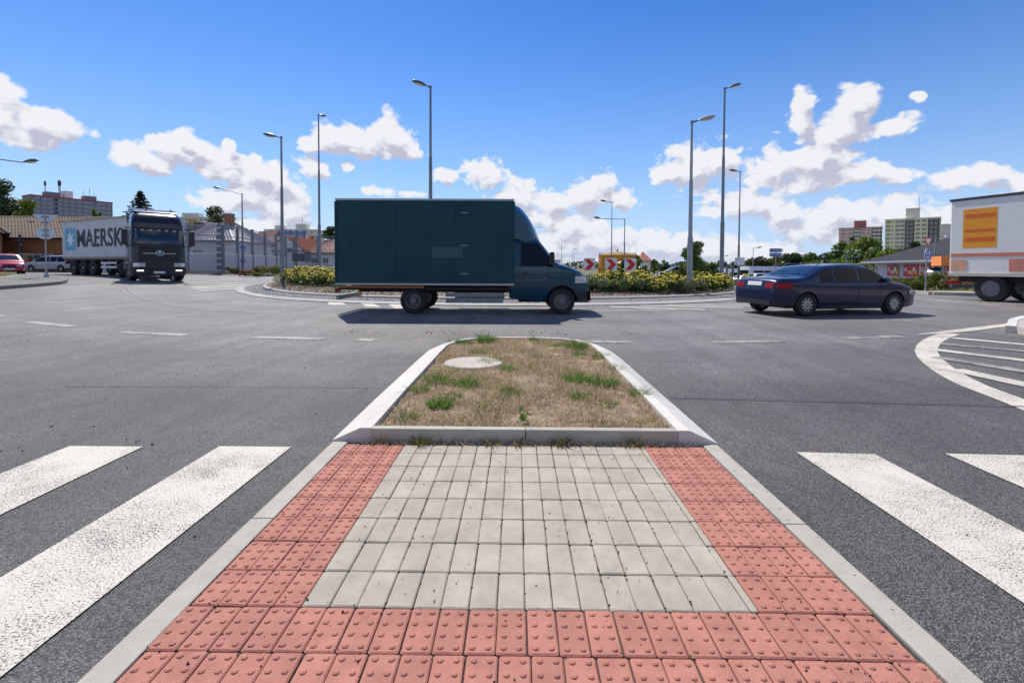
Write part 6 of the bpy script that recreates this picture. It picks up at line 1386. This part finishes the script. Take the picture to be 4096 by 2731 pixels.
for s in (-1, 1):
    fpatch('headlight', M_HEAD, tr, *sorted((s*.62, s*1.14)), .80, 1.0, lambda z: xf(z)+.03, lambda z: wf(z)+.01, .28, .012); fpatch('headlight_shell', M_BLACK, tr, *sorted((s*.56, s*1.19)), .75, 1.05, lambda z: xf(z)+.03, lambda z: wf(z)+.01, .28, .006)
    fpatch('fog_lamp', mat('lit_lamp', (.8, .8, .8), .3, emis=((1, .95, .85), 3.)), tr, *sorted((s*.70, s*.98)), .57, .62, lambda z: xf(z)+.03, lambda z: wf(z)+.01, .28, .014)
    MB().box((0, 0, 0), (.18, .26, .82), taper=.9).build('mirror', M_LPL, tr, bevel=.04).location = (.02, s*1.46, 2.35)
    MB().path([(-.35, s*1.2, 2.85), (-.02, s*1.44, 2.82), (-.02, s*1.44, 2.7)], .03, 6).path([(-.35, s*1.2, 1.9), (-.02, s*1.44, 1.93)], .025, 6).build('mirror_arm', M_LPL, tr)
    MB().box((0, 0, 0), (.09, .03, .05)).build('side_marker', mat('green_marker', (.02, .45, .25), .3), tr).location = (-.0, s*1.0, 1.62)
    MB().box((-1.05, s*1.19, 2.35), (.95, .08, .78)).build('side_window', M_GLASS, tr); MB().box((-1.5, s*1.23, 1.85), (.25, .03, .05)).build('door_handle', M_LPL, tr)
    for k_ in range(3): MB().box((-1.0, s*1.20, .45+k_*.3), (.5, .1, .05)).build('step', M_GALVD, tr)
    MB().box((-2.75, s*1.13, .95), (1.0, .2, .8)).build('side_skirt', M_NAVY, tr, bevel=.04); MB().box((-2.35, s*1.1, 2.6), (.35, .06, 2.2)).build('side_deflector', M_NAVY, tr)
    wheel(tr, -1.42, s*1.05, .50, .50, .32, steel=True, rz=R(8)); wheel(tr, -5.0, s*.98, .50, .50, .58, steel=True)
    MB().tube((-.15, s*.55, 3.82), (-.3, s*.55, 3.84), .06).build('roof_lamp', M_CHROME, tr)
MB().prism([(-2.2, 3.72), (-.95, 3.78), (-1.6, 3.98), (-2.2, 4.02)], -1.0, 1.0, 'y').build('roof_deflector', M_NAVY, tr, bevel=.05)
MB().box((-3.3, 0, .85), (5.2, .9, .28)).box((-4.6, 0, 1.15), (1.0, .9, .2)).build('chassis', M_RUB, tr)
MB().box((.06, 0, .50), (.02, .54, .12)).build('number_plate', M_PLATE, tr); MB().box((.072, .24, .50), (.01, .06, .12)).build('plate_band', M_BLUE, tr)
MB().box((.05, 0, .68), (.03, 1.1, .16)).build('lower_grille', M_BLACK, tr)
MB().path([(-.02, -.5, 2.05), (-.08, -.1, 2.12)], .012, 5).path([(-.02, .3, 2.05), (-.08, .7, 2.12)], .012, 5).build('wiper', M_BLACK, tr)
ax = Vector((.90, -.43)).normalized(); cf = Vector((-20.2, 28.55)); L_c = 9.3; rzc = math.atan2(ax.y, ax.x); rear = cf-ax*12.19
zg = Hh(-26, 31)-.02
tl_ = empty('container_trailer', (rear.x, rear.y, zg), rzc, 'black three-axle container trailer under the white container', 'trailer')
MB().box((4.7, 0, .98), (9.3, .85, .25)).box((4.7, -1.1, 1.06), (9.3, .16, .10)).box((4.7, 1.1, 1.06), (9.3, .16, .10)).box((10.2, 0, 1.12), (2.6, .8, .14)).build('chassis', mat('trailer_frame', (.10, .095, .085), .7, var=.2), tl_)
for k_ in range(7): MB().box((.3+k_*1.4, 0, 1.0), (.12, 2.3, .14)).build('cross_member', M_RUB, tl_)
for k_ in range(3):
    for s in (-1, 1): wheel(tl_, 1.4+k_*1.31, s*1.03, .5, .5, .38, steel=True); MB().box((1.4+k_*1.31, s*1.03, 1.02), (1.05, .42, .03)).build('mudguard', M_DARK, tl_)
for s in (-1, 1):
    for z in (.55, .82): MB().box((6.0, s*1.18, z), (1.9, .04, .13)).build('side_guard', M_FRAME, tl_)
    for x in (5.1, 6.0, 6.9): MB().box((x, s*1.14, .78), (.06, .05, .6)).build('guard_bracket', M_GALVD, tl_)
    MB().box((7.6, s*.8, .6), (.16, .16, .9)).box((7.6, s*.8, .16), (.3, .3, .06)).build('landing_leg', M_RUB, tl_); MB().box((.0, s*.9, .85), (.06, .4, .14)).build('tail_lamp', M_TAIL, tl_)
ct = empty('shipping_container', (rear.x, rear.y, zg+1.12), rzc, 'pale grey corrugated shipping container lettered MAERSK with a blue star square', 'container')
M_CONT = mat('container_paint', (.64, .67, .70), .6, var=.08, scale=.9, col2=(.68, .68, .66))
for s in (-1, 1):
    P = []; x = .15; y0_, y1_ = s*1.215, s*1.18
    while x < L_c-.2: P += [(x, y0_), (x+.10, y0_), (x+.14, y1_), (x+.24, y1_), (x+.28, y0_)]; x += .28
    vs = [(a, b, .12) for a, b in P]+[(a, b, 2.5) for a, b in P]; n_ = len(P)
    MB().add(vs, [(i, i+1, n_+i+1, n_+i) for i in range(n_-1)]).build('side_wall', M_CONT, ct, fix=False)
    for z in (.06, 2.55): MB().box((L_c/2, s*1.2, z), (L_c, .07, .12)).build('side_rail', mat('rusty_rail', (.40, .36, .27), .7, var=.2), ct)
for x in (.08, L_c-.08):
    for s in (-1, 1): MB().box((x, s*1.17, 1.295), (.16, .13, 2.59)).build('corner_post', M_CONT, ct)
MB().box((L_c/2, 0, 2.53), (L_c-.1, 2.34, .06)).build('roof', M_CONT, ct); MB().box((.06, 0, 1.3), (.06, 2.3, 2.4)).build('door', M_CONT, ct); MB().box((L_c-.06, 0, 1.3), (.06, 2.3, 2.4)).build('end_wall', M_CONT, ct); MB().box((L_c/2, 0, .12), (L_c-.1, 2.3, .1)).build('floor', M_RUB, ct)
o = text('MAERSK', 'lettering', 1.62, mat('dark_lettering', (.03, .03, .045), .6), ct, (4.86, -1.222, 1.28), (R(90), 0, 0), .022, ext=.004, sx=.98)
MB().box((1.14, -1.219, 1.32), (1.5, .006, 1.5)).build('logo_square', mat('logo_blue', (.13, .42, .62), .6), ct)
P = []
for i in range(14): a = R(90+360*i/14); q = .62 if i % 2 == 0 else .26; P.append((1.14+q*math.cos(a), 1.32+q*math.sin(a)))
MB().prism(P, -1.232, -1.225, 'y').build('logo_star', M_WHITE, ct)

# ---- white trailer at the right edge
A2 = at(3795, 1100, 19.3); d2 = Vector((.32, -.947)); wt_ = empty('white_trailer', (A2.x, A2.y, -.012), math.atan2(d2.y, d2.x), 'white lorry trailer with an orange logo square, cut by the right edge', 'trailer')
Lw = 7.5
MB().box((Lw/2, 1.25, 2.45), (Lw, 2.5, 2.95)).build('trailer_body', mat('trailer_white', (.78, .76, .70), .5, var=.05, scale=.7), wt_, bevel=.04)
MB().box((Lw/2, 1.25, 3.96), (Lw+.06, 2.56, .09)).build('roof_edge', mat('dark_roof_edge', (.03, .04, .06), .5), wt_); MB().box((Lw/2, -.015, 1.02), (Lw, .04, .12)).build('lower_rail', mat('cream_rail', (.55, .50, .40), .6), wt_)
M_OR = mat('logo_orange', (.85, .33, .012), .5, var=.04); M_ORR = mat('logo_orange_red', (.70, .13, .015), .5); M_PNK = mat('faded_red_print', (.62, .22, .15), .6)
MB().box((.95, -.001, 2.80), (1.05, .006, 1.5)).build('logo_square', M_OR, wt_)
for z, h in ((3.28, .14), (2.72, .10), (2.38, .16)): MB().box((.95, -.006, z), (.92, .004, h)).build('logo_bar', M_ORR, wt_)
MB().box((Lw/2, -.008, 1.78), (Lw-.1, .012, .14)).build('print_stripe', M_PNK, wt_); MB().box((.32, -.008, 1.38), (.5, .012, .42)).build('print_block', mat('faded_orange_print', (.72, .36, .22), .6), wt_); MB().box((2.2, -.008, 1.38), (.7, .012, .46)).build('print_block', M_PNK, wt_)
MB().box((Lw/2, .6, .85), (Lw-.3, .5, .22)).box((Lw/2, 1.9, .85), (Lw-.3, .5, .22)).build('chassis', M_RUB, wt_)
for x in (1.3, 2.65): wheel(wt_, x, .22, .5, .5, .38, steel=True); wheel(wt_, x, 2.28, .5, .5, .38, steel=True); MB().box((x, .2, 1.0), (1.1, .4, .04)).build('mudguard', M_DARK, wt_)
for z in (.5, .78): MB().box((5.0, .03, z), (3.2, .04, .12)).build('side_guard', M_ALU, wt_)
MB().box((.1, .1, .70), (.5, .04, .12)).build('tail_lamp', M_TAIL, wt_); MB().box((.02, 1.25, .55), (.08, 2.3, .14)).build('rear_underrun', M_GALVD, wt_)
# ---- coaches in the parking lot
def coach(px, Y, rz, lab, stripe=None):
    t = empty('coach', at_ground(px, Y), R(rz), lab, 'bus', 'coaches in the parking lot'); L_, zt2 = 12, 3.1
    slices('body', M_WHITE, t, [.35, .6, 1.5, 2.4, 2.9, 3.05, 3.1], lambda z: 0, interp([(.3, L_), (1.4, L_-.02), (3.1, L_-.3)]), interp([(.3, 1.25), (2.4, 1.25), (2.95, 1.18), (3.1, 1.05)]), .3, .15)
    for s in (-1, 1):
        for k_ in range(7): MB().box((1.2+k_*1.5, s*1.245, 2.12), (1.42, .04, .85)).build('side_window', M_GLASS, t)
        MB().box((6, s*1.256, 1.35), (11.4, .01, .16)).build('stripe', stripe or M_BLUE, t)
        for x in (2.9, 9.4): wheel(t, x, s*1.1, .48, .48, .3, steel=True)
    MB().box((L_+.0, 0, 1.95), (.06, 2.1, 1.4)).build('windscreen', M_GLASS, t); MB().box((-.01, 0, 2.2), (.06, 1.9, .8)).build('rear_window', M_GLASS, t); return t
coach(2860, 74, 12, 'white coach at the left of the parked coaches, cut by the tall lamp'); coach(2885, 68, 8, 'white coach with a blue stripe nearest behind the notice board'); coach(2975, 62, 10, 'white coach with dark windows right of the notice board', M_GALVD)
